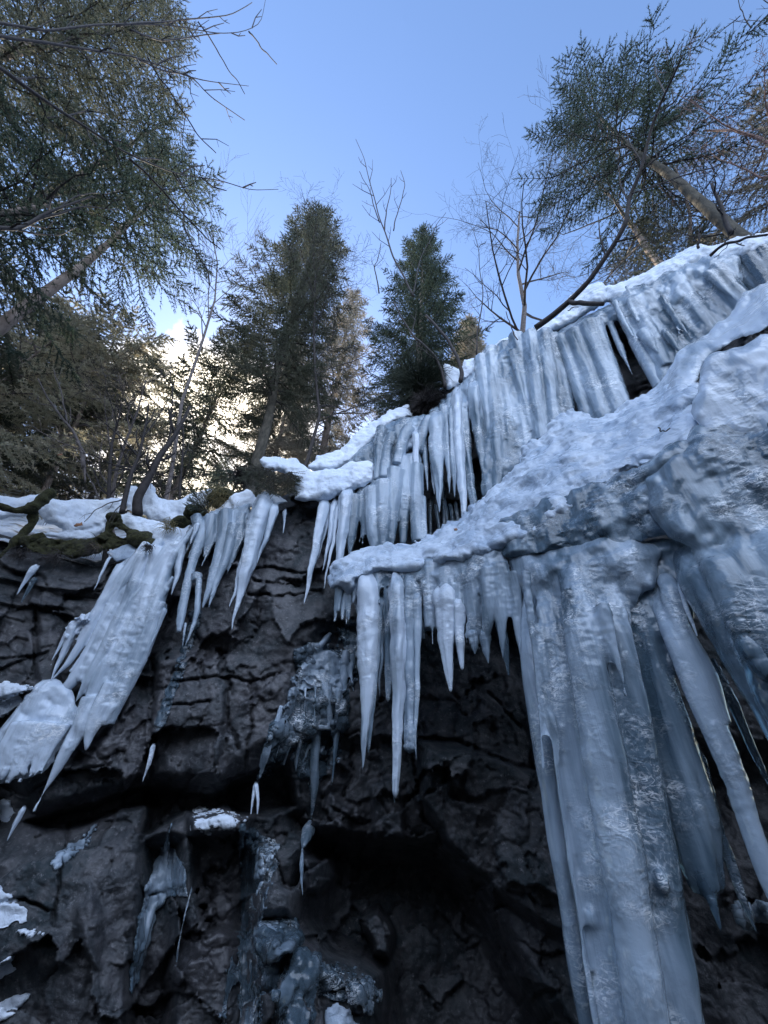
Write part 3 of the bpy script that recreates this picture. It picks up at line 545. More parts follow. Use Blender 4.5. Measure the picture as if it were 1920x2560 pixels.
bd.fringe('c', [(620, 1450), (520, 1680), (430, 1880)], 16, 200, 34, HANG, .02, 9, -.3).fringe('c', [(700, 1250), (1050, 1150)], 26, 700, 60, HANG, -.03, 10, -.28).fringe('c', [(1010, 1300), (930, 1500), (820, 1780)], 12, 200, 34, HANG, .02, 11, -.25)
bd.fill('c', [(700, 1225), (1075, 1110), (1010, 1250), (930, 1480), (860, 1650), (760, 1880), (690, 2060), (620, 2170), (560, 2150), (560, 2000), (640, 1780), (690, 1660), (760, 1500), (820, 1340), (770, 1430), (700, 1600), (600, 1780), (500, 1920), (430, 1880), (520, 1680), (610, 1470)], 26, HR, jit=.12, depth=1.6)
bd.fill('c', [(690, 1215), (760, 1190), (900, 1110), (1080, 1090), (1090, 1130), (1000, 1180), (850, 1230), (730, 1260)], 34, HR)
o = bd.build('ice_curtain', ICE_WHITE, voxel=.014, amp=.8); tag(o, 'long white ice curtain slanting down the left cliff', 'frozen waterfall', 'frozen curtains of the waterfall')
bd = Body()
bd.fill('g', [(240, 240), (330, 225), (440, 330), (480, 440), (420, 560), (280, 740), (240, 765), (100, 780), (-60, 810), (-60, 560), (60, 440), (150, 350)], 60, lambda x, y: HANG(azim(x, y))+.05)
bd.fringe('g', [(-40, 760), (100, 770), (240, 750)], 30, 70, 26, HANG, -.06, 12, -.2)
for x in range(-40, 260, 34): bd.tube('g', [(x+150, 480, 60), (x+60, 640, 50), (x, 775+RNG.uniform(-10, 25), 12)], HANG, -.1)
o = bd.build('ice_cushion', ICE_WHITE, voxel=.015, amp=1.2); tag(o, 'rounded white ice apron with a toothed lower edge at the far left', 'ice apron')
bd = Body()
for p in [[(1160, 930, 60), (1200, 1010, 80), (1160, 1130, 50), (1125, 1260, 40), (1095, 1400, 40), (1065, 1560, 36), (1060, 1610, 14)], [(1260, 930, 90), (1250, 1050, 70), (1225, 1150, 30), (1205, 1165, 6)], [(1340, 900, 90), (1330, 1040, 80), (1290, 1200, 60), (1240, 1360, 34), (1197, 1475, 4)], [(1390, 980, 80), (1340, 1180, 60), (1290, 1300, 36), (1232, 1478, 4)],
          [(1440, 920, 80), (1420, 1050, 60), (1380, 1180, 30), (1345, 1265, 4)], [(1170, 1270, 60), (1160, 1310, 50)], [(1100, 1560, 10), (1080, 1700, 8)], [(1180, 1300, 30), (1170, 1480, 28), (1150, 1560, 20), (1095, 1705, 3)]]:
    bd.tube('c', p, HANG, RNG.uniform(-.02, .06), steps=12)
bd.fringe('c', [(1120, 1090), (1250, 1080), (1450, 1030)], 26, 260, 40, HANG, .02, 8, -.1)
bd.fill('c', [(1090, 1060), (1130, 980), (1250, 900), (1480, 850), (1490, 900), (1450, 1030), (1300, 1080), (1150, 1100)], 34, lambda x, y: HANG(azim(x, y))+.04)
o = bd.build('ice_curtain', ICE, voxel=.012, amp=.6, smooth=2); tag(o, 'short clear ice drape with pointed tips left of the biggest left icicle', 'frozen waterfall', 'frozen curtains of the waterfall')
bd = Body()                                     # ice on the rock mid-wall
RKR = lambda x, y: rock_r(x, y)-.05
bd.fill('h', [(350, 130), (440, 20), (480, 60), (560, 70), (600, 150), (610, 290), (570, 330), (500, 260), (440, 270), (380, 290), (330, 300), (320, 200)], 40, lambda x, y: rock_r(x, y)-.06, depth=.7)
for p in [[(375, 270, 36), (372, 380, 26), (365, 470, 16)], [(435, 270, 24), (430, 380, 16), (430, 495, 26)], [(495, 260, 60), (510, 380, 34), (520, 500, 44)], [(570, 290, 44), (560, 380, 16), (555, 475, 3)], [(320, 290, 16), (300, 400, 14), (280, 490, 4)], [(520, -40, 24), (470, 20, 40), (430, 60, 50)], [(590, 320, 20), (580, 385, 3)],
          [(340, 470, 36), (345, 600, 40), (325, 690, 26), (322, 765, 4)], [(400, 600, 26), (370, 680, 20), (345, 740, 10)], [(480, 500, 40), (600, 510, 26)], [(400, 505, 36), (480, 500, 40)], [(440, 520, 60), (425, 700, 40), (430, 850, 26), (412, 1030, 4)], [(560, 520, 40), (545, 700, 14), (520, 910, 3)]]:
    bd.tube('h', p, 'rock', steps=12)
for p in [[(300, 330, 30), (260, 480, 26), (230, 600, 20), (200, 700, 6)], [(330, 480, 40), (290, 600, 40), (250, 720, 20)], [(240, 380, 26), (200, 520, 30), (150, 680, 20), (110, 800, 8)], [(610, 60, 40), (600, 160, 50), (605, 290, 30)], [(650, 80, 30), (640, 200, 24), (655, 300, 6)], [(160, 600, 24), (120, 740, 20), (90, 860, 14)]]: bd.tube('h', p, 'rock', .02)
o = bd.build('ice_mound', ICE, voxel=.012, amp=.9, smooth=2); tag(o, 'frozen seep on the rock face with small arches of ice legs', 'ice formation', 'frozen seeps on the rock face')
bd = Body()
for p in [[(405, 1040, 10), (400, 1090, 80), (375, 1150, 56), (358, 1200, 10)], [(358, 1200, 12), (355, 1300, 24), (355, 1400, 18), (366, 1515, 4)]]: bd.tube('h', p, 'rock')
o = bd.build('ice_drip', ICE, voxel=.010, amp=.5, smooth=2); tag(o, 'drop-shaped ice lump with a thin tail beside a wet boulder', 'ice formation', 'frozen seeps on the rock face')
bd = Body()
bd.fill('g', [(1040, 120), (1070, 130), (1035, 240), (1000, 320), (985, 400), (955, 480), (885, 550), (890, 470), (925, 390), (955, 300), (995, 220)], 22, lambda x, y: rock_r(x, y)-.02, jit=.5)
o = bd.build('ice_drip', ICE_DARK, voxel=.010, amp=.5, smooth=2); tag(o, 'narrow ice streak frozen down the left edge of the cracked rock block', 'ice formation', 'frozen seeps on the rock face')
bd = Body()
bd.fill('g', [(955, 1170), (1010, 1190), (1075, 1350), (1080, 1480), (960, 1475), (905, 1560), (870, 1700), (825, 1880), (742, 2098), (748, 1900), (785, 1700), (825, 1500), (885, 1300)], 40, lambda x, y: rock_r(x, y)-.04, jit=.3)
for p in [[(990, 1050, 8), (970, 1120, 20), (958, 1190, 30)], [(890, 1480, 50), (840, 1700, 22), (800, 1870, 12)], [(1110, 1410, 26), (1060, 1600, 24), (1030, 1750, 18), (1008, 1910, 3)]]: bd.tube('g', p, 'rock')
o = bd.build('ice_curtain', ICE, voxel=.012, amp=.8); tag(o, 'fan of ice with two long legs left of the snow-topped ledge', 'frozen waterfall', 'frozen curtains of the waterfall')
bd = Body()
bd.fill('g', [(1385, 1070), (1460, 1085), (1590, 1180), (1600, 1300), (1535, 1500), (1500, 1900), (1520, 2320), (1375, 2320), (1360, 1900), (1395, 1500)], 40, lambda x, y: rock_r(x, y)-.02, jit=.5, depth=.7)
bd.fill('g', [(1330, 1800), (1370, 1900), (1330, 2060), (1290, 2320), (1245, 2320), (1280, 2080)], 24, lambda x, y: rock_r(x, y)-.02, jit=.5, depth=.7)
for p in [[(1395, 1060, 30), (1390, 1150, 20), (1378, 1335, 4)]]: bd.tube('g', p, 'rock')
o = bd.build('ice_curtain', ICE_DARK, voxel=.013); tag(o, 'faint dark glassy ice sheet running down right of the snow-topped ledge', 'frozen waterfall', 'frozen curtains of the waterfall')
def crust(k, poly, rad, label, material=CRUST, off=.02, film=False, name='ice_crust', cat='ice crust', grp='crusts of ice and snow on the rocks', seed=1, kind='crust', depth=.7):
    film = film or material is not SNOW
    bd = Body(); bd.fill(k, poly, rad, lambda x, y: rock_r(x, y)-off, depth=depth*(.34 if film else .7), seed=seed, jit=(.65 if rad > 26 else .30) if film else .4)
    o = bd.build(name, material, voxel=.012, kind=kind, smooth=2); tag(o, label, cat, grp); return o
crust('h', [(330, 60), (450, 10), (640, 50), (630, 300), (600, 480), (570, 700), (490, 760), (420, 930), (385, 800), (330, 770), (300, 640), (200, 720), (110, 820), (180, 560), (250, 440), (300, 300)], 40, 'thin clear glaze spread over the rock behind the arched seep', ICE_DARK, seed=4)
crust('h', [(560, -60), (640, -120), (700, -60), (690, 200), (640, 320), (600, 100)], 26, 'clear glaze on the rock beside the dark hollow above the arched seep', ICE_DARK, seed=5)
crust('c', [(1130, 1500), (1180, 1480), (1170, 1640), (1110, 1760), (1080, 1890), (1030, 1990), (1040, 1850), (1090, 1690)], 22, 'glassy trickle frozen under the clear ice drape', ICE_DARK, seed=6)
crust('h', [(120, 1620), (330, 1680), (380, 1850), (560, 1850), (760, 1950), (800, 2060), (720, 2160), (620, 2100), (450, 2060), (400, 2320), (160, 2320), (200, 2100), (140, 1900)], 60, 'broad grey rime glaze over the boulders at the foot of the dark wall', ICE_DARK, seed=8, off=.03)
crust('h', [(150, 1870), (210, 1800), (260, 1830), (330, 1900), (350, 1990), (300, 2010), (260, 2060), (180, 1960)], 32, 'white ice crust on the rocks left of the biggest snow clump', ICE)
crust('h', [(480, 2110), (560, 2080), (640, 2130), (700, 2212), (660, 2330), (500, 2330), (470, 2200)], 40, 'biggest clump of crusted snow at the very bottom of the cave rocks')
crust('h', [(130, 1640), (200, 1660), (330, 1740), (250, 1760), (160, 1740), (120, 1700)], 22, 'grey rime skin on the boulder above the white ice crust', ICE)
crust('g', [(1450, 1190), (1560, 1180), (1613, 1200), (1560, 1260), (1510, 1400), (1490, 1460), (1490, 1300)], 22, 'thin ice skin right of the faint dark ice sheet', ICE)
crust('g', [(-60, 930), (50, 940), (100, 990), (40, 1050), (-60, 1040)], 30, 'snow patch on the left wall just below the long icicle tip', SNOW, kind='snow')
crust('g', [(-60, 1430), (30, 1450), (160, 1560), (180, 1640), (60, 1650), (-60, 1700)], 36, 'largest snow patch on the lower left wall', SNOW, kind='snow')
crust('g', [(50, 1690), (140, 1650), (250, 1690), (160, 1720)], 16, 'narrow snow strip below the largest left snow patch', SNOW, kind='snow')
crust('g', [(-60, 1850), (60, 1830), (110, 1880), (40, 1960), (-60, 1990)], 26, 'snow patch low on the left wall beside the round boulder', SNOW, kind='snow')
crust('g', [(-60, 2090), (60, 2060), (160, 2050), (80, 2150), (20, 2190), (-60, 2212)], 26, 'lowest snow patch in the bottom left corner', SNOW, kind='snow')
crust('g', [(290, 1300), (380, 1200), (500, 1120), (540, 1040), (560, 1060), (510, 1180), (400, 1270), (320, 1310)], 18, 'frosty streak on the bulging lower left rock', ICE)
crust('g', [(-60, 240), (60, 250), (200, 265), (190, 290), (100, 310), (160, 350), (60, 420), (-60, 480)], 34, 'snow heap beside the left ice apron', SNOW, kind='snow', off=.3)
crust('g', [(1085, 1010), (1150, 970), (1300, 985), (1450, 1020), (1380, 1075), (1290, 1085), (1180, 1110), (1110, 1085)], 30, 'oval snow cap on the small rock ledge in the lower wall', SNOW, kind='snow', off=.0, name='snow_patch', cat='snow patch')
crust('i', [(1310, 1580), (1380, 1600), (1461, 1590), (1540, 1610), (1520, 1650), (1400, 1680), (1360, 1720), (1310, 1680)], 34, 'blurred pale ice lump in the dark behind the right-hand columns', ICE, off=1.3)

# --- snow on the rim
def snow(polys, rf, label, cat='snow bank', seed=2, name='snow_bank', vox=.018, amp=1.0, dep=1.5, material=SNOW):
    bd = Body()
    for k, poly, rad in polys: bd.fill(k, poly, rad*1.15, rf, depth=dep, seed=seed, jit=.10)
    o = bd.build(name, material, voxel=vox, kind='snow', smooth=3, amp=amp); tag(o, label, cat, 'snow banks along the top of the cliff'); return o
WR = lambda off: (lambda x, y: WALL(azim(x, y))+off)
snow([('c', [(-80, 800), (120, 825), (230, 790), (290, 745), (315, 770), (260, 850), (200, 910), (60, 930), (-80, 960)], 40)], WR(-.1), 'snow bank at the far left under the mossy fallen log')
snow([('c', [(225, 870), (300, 825), (450, 825), (560, 840), (700, 815), (760, 830), (740, 900), (620, 960), (560, 990), (420, 1020), (340, 990), (250, 930)], 44), ('c', [(270, 1030), (430, 1010), (560, 990), (640, 940), (620, 1000), (540, 1080), (400, 1070)], 28)], WR(-.15), 'thick snow bank beneath the dark leaning saplings')
snow([('c', [(755, 760), (800, 745), (820, 770), (800, 900), (750, 890)], 26), ('c', [(840, 800), (870, 720), (900, 740), (935, 820), (1000, 840), (1080, 830), (1150, 790), (1250, 770), (1290, 790), (1210, 860), (1130, 930), (1020, 960), (900, 950), (830, 900)], 40)], WR(-.1), 'snow bank with a pointed peak beside the dark stump')
snow([('c', [(690, 920), (760, 905), (850, 940), (1000, 985), (1100, 1000), (1180, 960), (1290, 890), (1400, 800), (1490, 765), (1500, 820), (1440, 870), (1280, 950), (1120, 1080), (1000, 1120), (900, 1095), (800, 1030), (710, 980)], 34)], WR(-.45), 'long snow drape running down from the grass tuft over the ice edge')
snow([('c', [(640, 1140), (780, 1090), (880, 1120), (860, 1160), (760, 1190), (690, 1200)], 20)], WR(-.5), 'small icy snow scrap above the top of the white ice curtain', material=CRUST)
snow([('d', [(-60, 1060), (50, 1000), (100, 1060), (150, 1035), (220, 1040), (300, 1075), (200, 1100), (60, 1110), (-40, 1130)], 30)], WR(-.52), 'snow cap on top of the biggest left icicle')
snow([('d', [(115, 830), (160, 815), (250, 830), (330, 820), (390, 870), (420, 900), (560, 890), (660, 840), (790, 850), (800, 920), (780, 960), (600, 1030), (480, 1070), (320, 1065), (330, 960), (250, 900), (150, 890)], 46)], lambda x, y: UPPER(azim(x, y))-.02, 'plump snow pillow overhanging the rock beside the fir sprig', dep=1.8)
snow([('d', [(405, 870), (460, 810), (600, 770), (680, 680), (800, 600), (880, 545), (1000, 500), (1020, 570), (880, 620), (800, 700), (720, 790), (640, 850), (540, 890), (430, 885)], 42)], lambda x, y: UPPER(azim(x, y))+.25, 'snow slope rising from the snow pillow to the dark bush', dep=1.6)
snow([('d', [(1210, 260), (1300, 290), (1330, 235), (1400, 225), (1480, 160), (1640, 80), (1659, 130), (1500, 200), (1380, 310), (1300, 380), (1230, 410)], 26), ('e', [(-20, 440), (60, 380), (150, 345), (260, 300), (400, 230), (440, 160), (490, 100), (560, 40), (680, 10), (700, 60), (700, 130), (560, 210), (400, 300), (240, 330), (100, 380), (0, 460)], 44)],
     lambda x, y: UPPER(azim(x, y))+.05, 'snow crest above the rippled ice sheet, crossed by a fallen branch', dep=1.6)
snow([('e', [(690, 40), (760, 20), (900, -30), (1060, -110), (1200, -190), (1270, -220), (1340, -190), (1400, -210), (1480, -250), (1700, -280), (1950, -350), (1950, -230), (1650, -170), (1400, -110), (1250, -100), (1000, 30), (800, 120), (700, 130)], 44)],
     lambda x, y: UPPER(azim(x, y))+.08, 'snow lip around the foot of the big leaning spruce', dep=1.6)

# ------------------------------------------------------------------ free-hanging icicles
GI = 'icicles hanging from the ledges'
def icicle(k, pts, label, rf=HANG, dr=0.0, m_=ICE_WHITE, group=GI, blunt=False):
    q = T(k, pts); dq = (np.array(q[0])-np.array(q[1]))*np.array([1, 1, 0]); q = [tuple(np.array(q[0])+dq*min(.3, 26/(np.linalg.norm(dq)+1)))]+q
    xs = np.array([p[0] for p in q]); ys = np.array([p[1] for p in q]); ws = np.array([p[2] for p in q])
    t = np.concatenate([[0], np.cumsum(np.hypot(np.diff(xs), np.diff(ys)))]); t /= t[-1]; u = np.linspace(0, 1, 60)
    xs, ys, ws = np.interp(u, t, xs), np.interp(u, t, ys), np.interp(u, t, ws)
    if blunt: ws = ws*np.sqrt(np.clip((1-u)/.03, 0.02, 1))
    ws = ws*np.clip(.7+u/.06*.3, 0, 1)
    ker = np.ones(7)/7; wsm = np.convolve(np.pad(ws, 3, mode='edge'), ker, 'valid'); wsm[-3:] = ws[-3:]
    rr = (rf(azim(xs, ys)) if callable(rf) else np.full(60, rf))+dr+.22*np.clip(1-u/.10, 0, 1)**2; P = at(xs, ys, rr)
    sd = int(abs(xs[0]*13+ys[0]*7)) % 997; P = P+.012*np.stack([vnoise(P*5, sd), vnoise(P*5, sd+1), 0*u], 1)
    rad = np.array([w/2*mpp(p) for w, p in zip(wsm, P)]); rad *= 1+.06*vnoise(np.stack([u*8, u*0, u*0], 1), sd)+.03*vnoise(np.stack([u*45, u*0, u*0], 1), sd)
    base = P[0].copy(); mb = MB(); mb.tube(P-base, np.maximum(rad, .0025), 22, True, .0, sd); V0 = mb.v[0]; c0 = np.vstack([np.repeat(P-base, 22, 0), P[:1]-base, P[-1:]-base])
    off = V0-c0; dr_ = off/(np.linalg.norm(off, axis=1)[:, None]+1e-6); thv = dr_*1.7; k1 = vnoise(np.stack([thv[:, 0]+sd, thv[:, 1], thv[:, 2]*.3+V0[:, 2]*.8], 1), sd)*.30+vnoise(np.stack([dr_[:, 0]*4+sd, dr_[:, 1]*4, V0[:, 2]*3], 1), sd+2)*.12+vnoise(np.stack([dr_[:, 0]*2, dr_[:, 1]*2+sd, V0[:, 2]*16], 1), sd+3)*.07
    mb.v[0] = c0+off*(1+k1)[:, None]
    o = link('icicle', mb.mesh('icicle'), m_); o.location = base; tag(o, label, 'icicle', group); return o
icicle('c', [(1560, 870, 120), (1500, 1100, 95), (1450, 1300, 60), (1410, 1450, 30), (1368, 1600, 3)], 'biggest icicle on the left cliff, a long white dagger below the fir sprig')
icicle('c', [(1620, 900, 50), (1580, 1050, 32), (1545, 1130, 18), (1521, 1208, 3)], 'short icicle hugging the right side of the biggest left dagger')
icicle('c', [(1480, 1050, 40), (1420, 1260, 32), (1385, 1400, 16), (1363, 1465, 3)], 'slim icicle hugging the left side of the biggest left dagger')
icicle('c', [(1160, 990, 40), (1150, 1040, 22), (1132, 1092, 3)], 'stubby icicle at the upper left corner of the clear ice drape', dr=-.1)
icicle('c', [(645, 1188, 16), (600, 1270, 14), (550, 1362, 3)], 'lone thin icicle left of the white ice curtain')
icicle('c', [(1075, 1120, 50), (1055, 1260, 34), (1018, 1392, 3)], 'narrow icicle at the right edge of the white ice curtain')
icicle('c', [(965, 1500, 34), (925, 1600, 20), (890, 1702, 3)], 'small icicle halfway down the right side of the white curtain')
icicle('c', [(200, 1240, 40), (150, 1310, 22), (93, 1388, 3)], 'left one of two small icicles on the layered rock', dr=.25)
icicle('c', [(200, 1310, 26), (165, 1370, 14), (128, 1438, 3)], 'right one of two small icicles on the layered rock', HANG, .25, ICE_DARK)
icicle('c', [(440, 1590, 50), (390, 1700, 34), (340, 1800, 20), (300, 1900, 3)], 'icicle below the little snow knob left of the white curtain')
icicle('c', [(400, 1620, 36), (360, 1690, 18), (310, 1780, 3)], 'shortest icicle below the little snow knob')
crust('c', [(385, 1590), (430, 1550), (500, 1500), (535, 1500), (510, 1580), (440, 1640), (390, 1640)], 22, 'little snow knob stuck to the wall left of the white ice curtain', SNOW, kind='snow', off=.55, name='snow_patch', cat='snow patch')
icicle('d', [(495, 1110, 70), (462, 1280, 52), (428, 1460, 34), (400, 1600, 18), (377, 1685, 3)], 'long solitary icicle left of the fluted fringe under the snow pillow', UPPER)
icicle('d', [(530, 1120, 36), (495, 1290, 24), (448, 1445, 3)], 'thin icicle right behind the long solitary one', UPPER, .08)
icicle('d', [(560, 1110, 44), (530, 1300, 32), (487, 1485, 3)], 'second icicle right of the long solitary one', UPPER, .04)
icicle('d', [(580, 1130, 36), (550, 1330, 24), (495, 1592, 3)], 'needle-thin long icicle left of the white spear', UPPER, .06)
icicle('d', [(630, 1060, 90), (608, 1250, 68), (588, 1430, 38), (572, 1560, 5)], 'white spear icicle whose tip touches the end of the snowy ledge', UPPER, -.05)
icicle('d', [(268, 1140, 22), (265, 1190, 14), (257, 1262, 3)], 'tiny icicle under the edge of the snow pillow', UPPER)
icicle('d', [(1165, 600, 90), (1165, 800, 85), (1178, 980, 44), (1181, 1142, 3)], 'widest icicle at the left of the row in front of the black hollow', UPPER, -.02, ICE)
icicle('d', [(1215, 560, 80), (1225, 750, 70), (1238, 900, 34), (1241, 1030, 3)], 'second icicle from the left in the row before the black hollow', UPPER, .02, ICE)
icicle('d', [(1262, 560, 60), (1267, 780, 52), (1274, 940, 26), (1276, 1052, 3)], 'third icicle from the left in the row before the black hollow', UPPER, -.02, ICE)
icicle('d', [(1285, 480, 75), (1298, 800, 62), (1318, 1000, 50), (1332, 1180, 24)], 'frost-beaded pillar icicle at the middle of the black hollow', UPPER, -.05)
icicle('d', [(1325, 520, 60), (1350, 850, 52), (1378, 1050, 45), (1392, 1120, 36)], 'smooth pillar icicle right of the frost-beaded one', UPPER, .03, ICE)
icicle('d', [(1390, 440, 95), (1415, 700, 60), (1445, 880, 40), (1472, 1042, 3)], 'last icicle before the rippled sheet, pointing into the black hollow', UPPER, -.02, ICE)
icicle('d', [(1150, 820, 40), (1148, 950, 22), (1149, 1035, 3)], 'small icicle tucked left of the widest one', UPPER, .05, ICE)
icicle('d', [(1085, 720, 46), (1105, 880, 26), (1116, 1010, 3)], 'wavy icicle below the glassy apron', UPPER, .02, ICE)
icicle('d', [(1042, 700, 46), (1046, 850, 28), (1035, 1002, 3)], 'bright icicle hanging from the ripples of the glassy apron', UPPER, -.12)
for n_, (x0, y0, x1, y1) in enumerate([(1165, 1130, 1185, 1265), (1195, 900, 1212, 1240), (1130, 1120, 1128, 1290), (1215, 1100, 1235, 1225), (1250, 1120, 1262, 1215), (1280, 1110, 1292, 1200)]):
    icicle('d', [(x0, y0, 22), (x1, y1, 20)], 'slender dark ice stem deep in the black hollow', UPPER, .35, ICE_DARK, 'ice stems deep in the hollow')
icicle('h', [(740, -340, 120), (742, 0, 122), (742, 250, 95), (728, 480, 58), (712, 620, 34), (703, 745, 3)], 'wide flat-faced icicle, leftmost of the hanging giants below the ledge', LOWER, 0)
icicle('h', [(800, -200, 50), (775, 200, 50), (752, 480, 34), (742, 652, 12)], 'companion icicle fused to the right side of the leftmost giant', LOWER, .04, ICE, GI, True)
icicle('h', [(815, -200, 60), (812, 100, 36), (800, 328, 3)], 'short pointed icicle between the two biggest hanging giants', LOWER, .1, ICE)
icicle('h', [(862, -300, 90), (862, 50, 66), (856, 250, 40), (850, 357, 24)], 'icicle with a chopped end behind the longest giant', LOWER, .12, ICE, GI, True)
icicle('h', [(915, -320, 110), (915, 200, 95), (905, 500, 66), (898, 760, 52), (893, 912, 40)], 'longest giant icicle with a rounded wet tip', LOWER, -.06, ICE_WHITE, GI, True)
icicle('h', [(893, 895, 14), (892, 915, 8), (890, 940, 2)], 'water drop hanging from the tip of the longest giant icicle', LOWER, -.06, ICE_DARK)
icicle('h', [(985, -320, 120), (980, 100, 90), (980, 400, 84), (980, 655, 78)], 'broad blade of ice with a square-cut end right of the longest giant', LOWER, .03, ICE, GI, True)
icicle('h', [(1020, -250, 60), (1024, 100, 40), (1012, 450, 26), (1017, 690, 3)], 'thin edge icicle on the right side of the square-cut blade', LOWER, 0, ICE)
icicle('h', [(1185, -240, 110), (1190, 0, 84), (1208, 180, 46), (1216, 300, 16)], 'medium icicle with a glassy drip tip, right of the giants', LOWER, .02, ICE_WHITE, GI, True)
icicle('h', [(1262, -180, 80), (1268, 60, 42), (1277, 175, 16)], 'shorter icicle next to the medium one with the glassy tip', LOWER, .04, ICE_WHITE, GI, True)
icicle('h', [(1345, -20, 60), (1348, 40, 40), (1350, 80, 8)], 'bristly frost-edged stub icicle right of the short pair', LOWER, .05, ICE)
icicle('h', [(1415, -20, 66), (1420, 60, 44), (1428, 135, 4)], 'frosted stub icicle near the massive column', LOWER, .05, ICE)
icicle('h', [(1500, -100, 60), (1530, 60, 44), (1552, 208, 8)], 'dark clear icicle with a bright curled tip beside the massive column', LOWER, .08, ICE_DARK)
icicle('i', [(1010, -60, 30), (1045, 60, 22), (1088, 188, 6)], 'glassy needle icicle hanging inside the right-hand black gap', LOWER, .02, ICE_WHITE)
icicle('i', [(1090, 800, 60), (1220, 1250, 56), (1320, 1550, 36), (1398, 1735, 3)], 'long dark icicle slanting past the ragged drape on the right', LOWER, .22, ICE_DARK)
icicle('g', [(877, 625, 26), (855, 710, 22), (822, 815, 3)], 'small pale icicle at the lower left corner of the cracked block', WALL, -.42)
icicle('g', [(1468, 850, 20), (1455, 930, 14), (1446, 1003, 6)], 'left leg of the tiny icicle pair above the snow-topped ledge', WALL, -.4)
icicle('g', [(1478, 850, 20), (1488, 930, 14), (1484, 1003, 6)], 'right leg of the tiny icicle pair above the snow-topped ledge', WALL, -.4)
icicle('g', [(125, 985, 30), (80, 1060, 24), (35, 1155, 4)], 'small icicle on the left wall below the long curtain tip', WALL, -.5)
icicle('h', [(690, 80, 30), (683, 150, 24), (700, 220, 5)], 'bent little icicle curling beside the leftmost giant', LOWER, .3, ICE)

# ------------------------------------------------------------------ trees
def frame_to(B, Tt):
    w = np.array(Tt)-np.array(B); H = np.linalg.norm(w); w = w/H; a = np.cross([0, 1, 0], w); a /= np.linalg.norm(a); b_ = np.cross(w, a); return H, np.stack([a, b_, w], 1)
def conifer_data(H, R, seed, cb=.25, dens=1.0, droop=.35, nl=.10, nw=.022, side=None, prof=.75, sparse=0.0, tk=.010):
    rg = np.random.default_rng(seed); tr = MB(); br = MB()
    zs = np.linspace(0, H, 24); wob = .10*np.stack([vnoise(np.stack([zs*.25, 0*zs, 0*zs], 1), seed), vnoise(np.stack([zs*.25, 0*zs+5, 0*zs], 1), seed), 0*zs], 1)
    TP = np.stack([0*zs, 0*zs, zs], 1)+wob; tr.tube(TP, np.maximum(.012, H*tk*(1-zs/H)**.85), 10, True, .12, seed)
    nb = int(H*(1-cb)*9*dens); S, Dv, Ln = [], [], []
    for i in range(nb):
        t = cb+(1-cb)*((i+rg.uniform(0, 1))/nb); z = t*H; ang = i*2.399+rg.uniform(-.5, .5); u = (1-t)/(1-cb)
        Lb = R*min(1, u**prof*1.08+.05)*rg.uniform(.6, 1.12)*(1 if u < .85 else .8)
        if side is not None: Lb *= 1+side[1]*math.cos(ang-side[0])
        if Lb < .15: Lb = .15
        el = .55*(1-u)+.05-.15*u+rg.uniform(-.1, .1); dh = np.array([math.cos(ang), math.sin(ang), 0])
        s = np.linspace(0, 1, 7); o = np.array([np.interp(z, zs, TP[:, 0]), np.interp(z, zs, TP[:, 1]), z])
        crv = s*math.tan(el)-droop*u*s**2*1.2+.28*s**4*u
        P = o+Lb*(s[:, None]*dh+crv[:, None]*np.array([0, 0, 1])); P[1:] += rg.normal(0, .025*Lb, (6, 3))
        br.tube(P, np.maximum(.006, .012*Lb*(1-s*.85)), 3, False)
        if rg.uniform() < sparse: continue
        step = .15/dens**.3; m_ = max(3, int(Lb/step)); q = np.linspace(.18, 1, m_)
        pts = np.stack([np.interp(q, s, P[:, a]) for a in range(3)], 1); tg = np.gradient(pts, axis=0); tg /= np.linalg.norm(tg, axis=1)[:, None]+1e-9
        lat = np.cross(tg, [0, 0, 1.0]); lat /= np.linalg.norm(lat, axis=1)[:, None]+1e-9
        for sg in (-1, 1):
            dd = tg*.75+sg*lat*rg.uniform(.5, 1.0, (m_, 1))+np.array([0, 0, -1])*rg.uniform(.1, .75, (m_, 1))*u**.5
            dd /= np.linalg.norm(dd, axis=1)[:, None]
            S.append(pts); Dv.append(dd); Ln.append((.16+.32*Lb**.6*(1-q)**.7+.06)*rg.uniform(.6, 1.2, m_))
        S.append(pts[-1:]); Dv.append(tg[-1:]); Ln.append(np.array([.3]))
    S = np.vstack(S); Dv = np.vstack(Dv); Ln = np.concatenate(Ln)
    # twigs: thin woody strips; needles: small blades all along them
    k = 5; tt = np.linspace(.1, 1, k); cen = (S[:, None]+Dv[:, None]*(Ln[:, None]*tt)[..., None]); cen[..., 2] -= (.18*Ln[:, None]*tt**2)
    cen = cen.reshape(-1, 3); D2 = np.repeat(Dv, k, 0); n = len(cen); V, Fc = [], []
    for j in range(5):
        a = rg.normal(0, 1, (n, 3)); nd_ = D2*.9+a*.55; nd_ /= np.linalg.norm(nd_, axis=1)[:, None]; sd = np.cross(nd_, rg.normal(0, 1, (n, 3))); sd /= np.linalg.norm(sd, axis=1)[:, None]+1e-9
        ln = nl*rg.uniform(.7, 1.3, (n, 1)); st = cen-nd_*ln*.3
        V.append(np.stack([st+sd*nw*.28, st-sd*nw*.28, st+nd_*ln], 1).reshape(-1, 3))
    V = np.vstack(V); Fc = np.arange(len(V)).reshape(-1, 3)
    w = Dv*Ln[:, None]; w[:, 2] -= .18*Ln; sd = np.cross(Dv, rg.normal(0, 1, Dv.shape)); sd /= np.linalg.norm(sd, axis=1)[:, None]+1e-9
    V2 = np.stack([S+sd*.009, S-sd*.009, S+w], 1).reshape(-1, 3)
    V = np.vstack([V, V2]); Fc = np.arange(len(V)).reshape(-1, 3)
    return tr, br, V, Fc
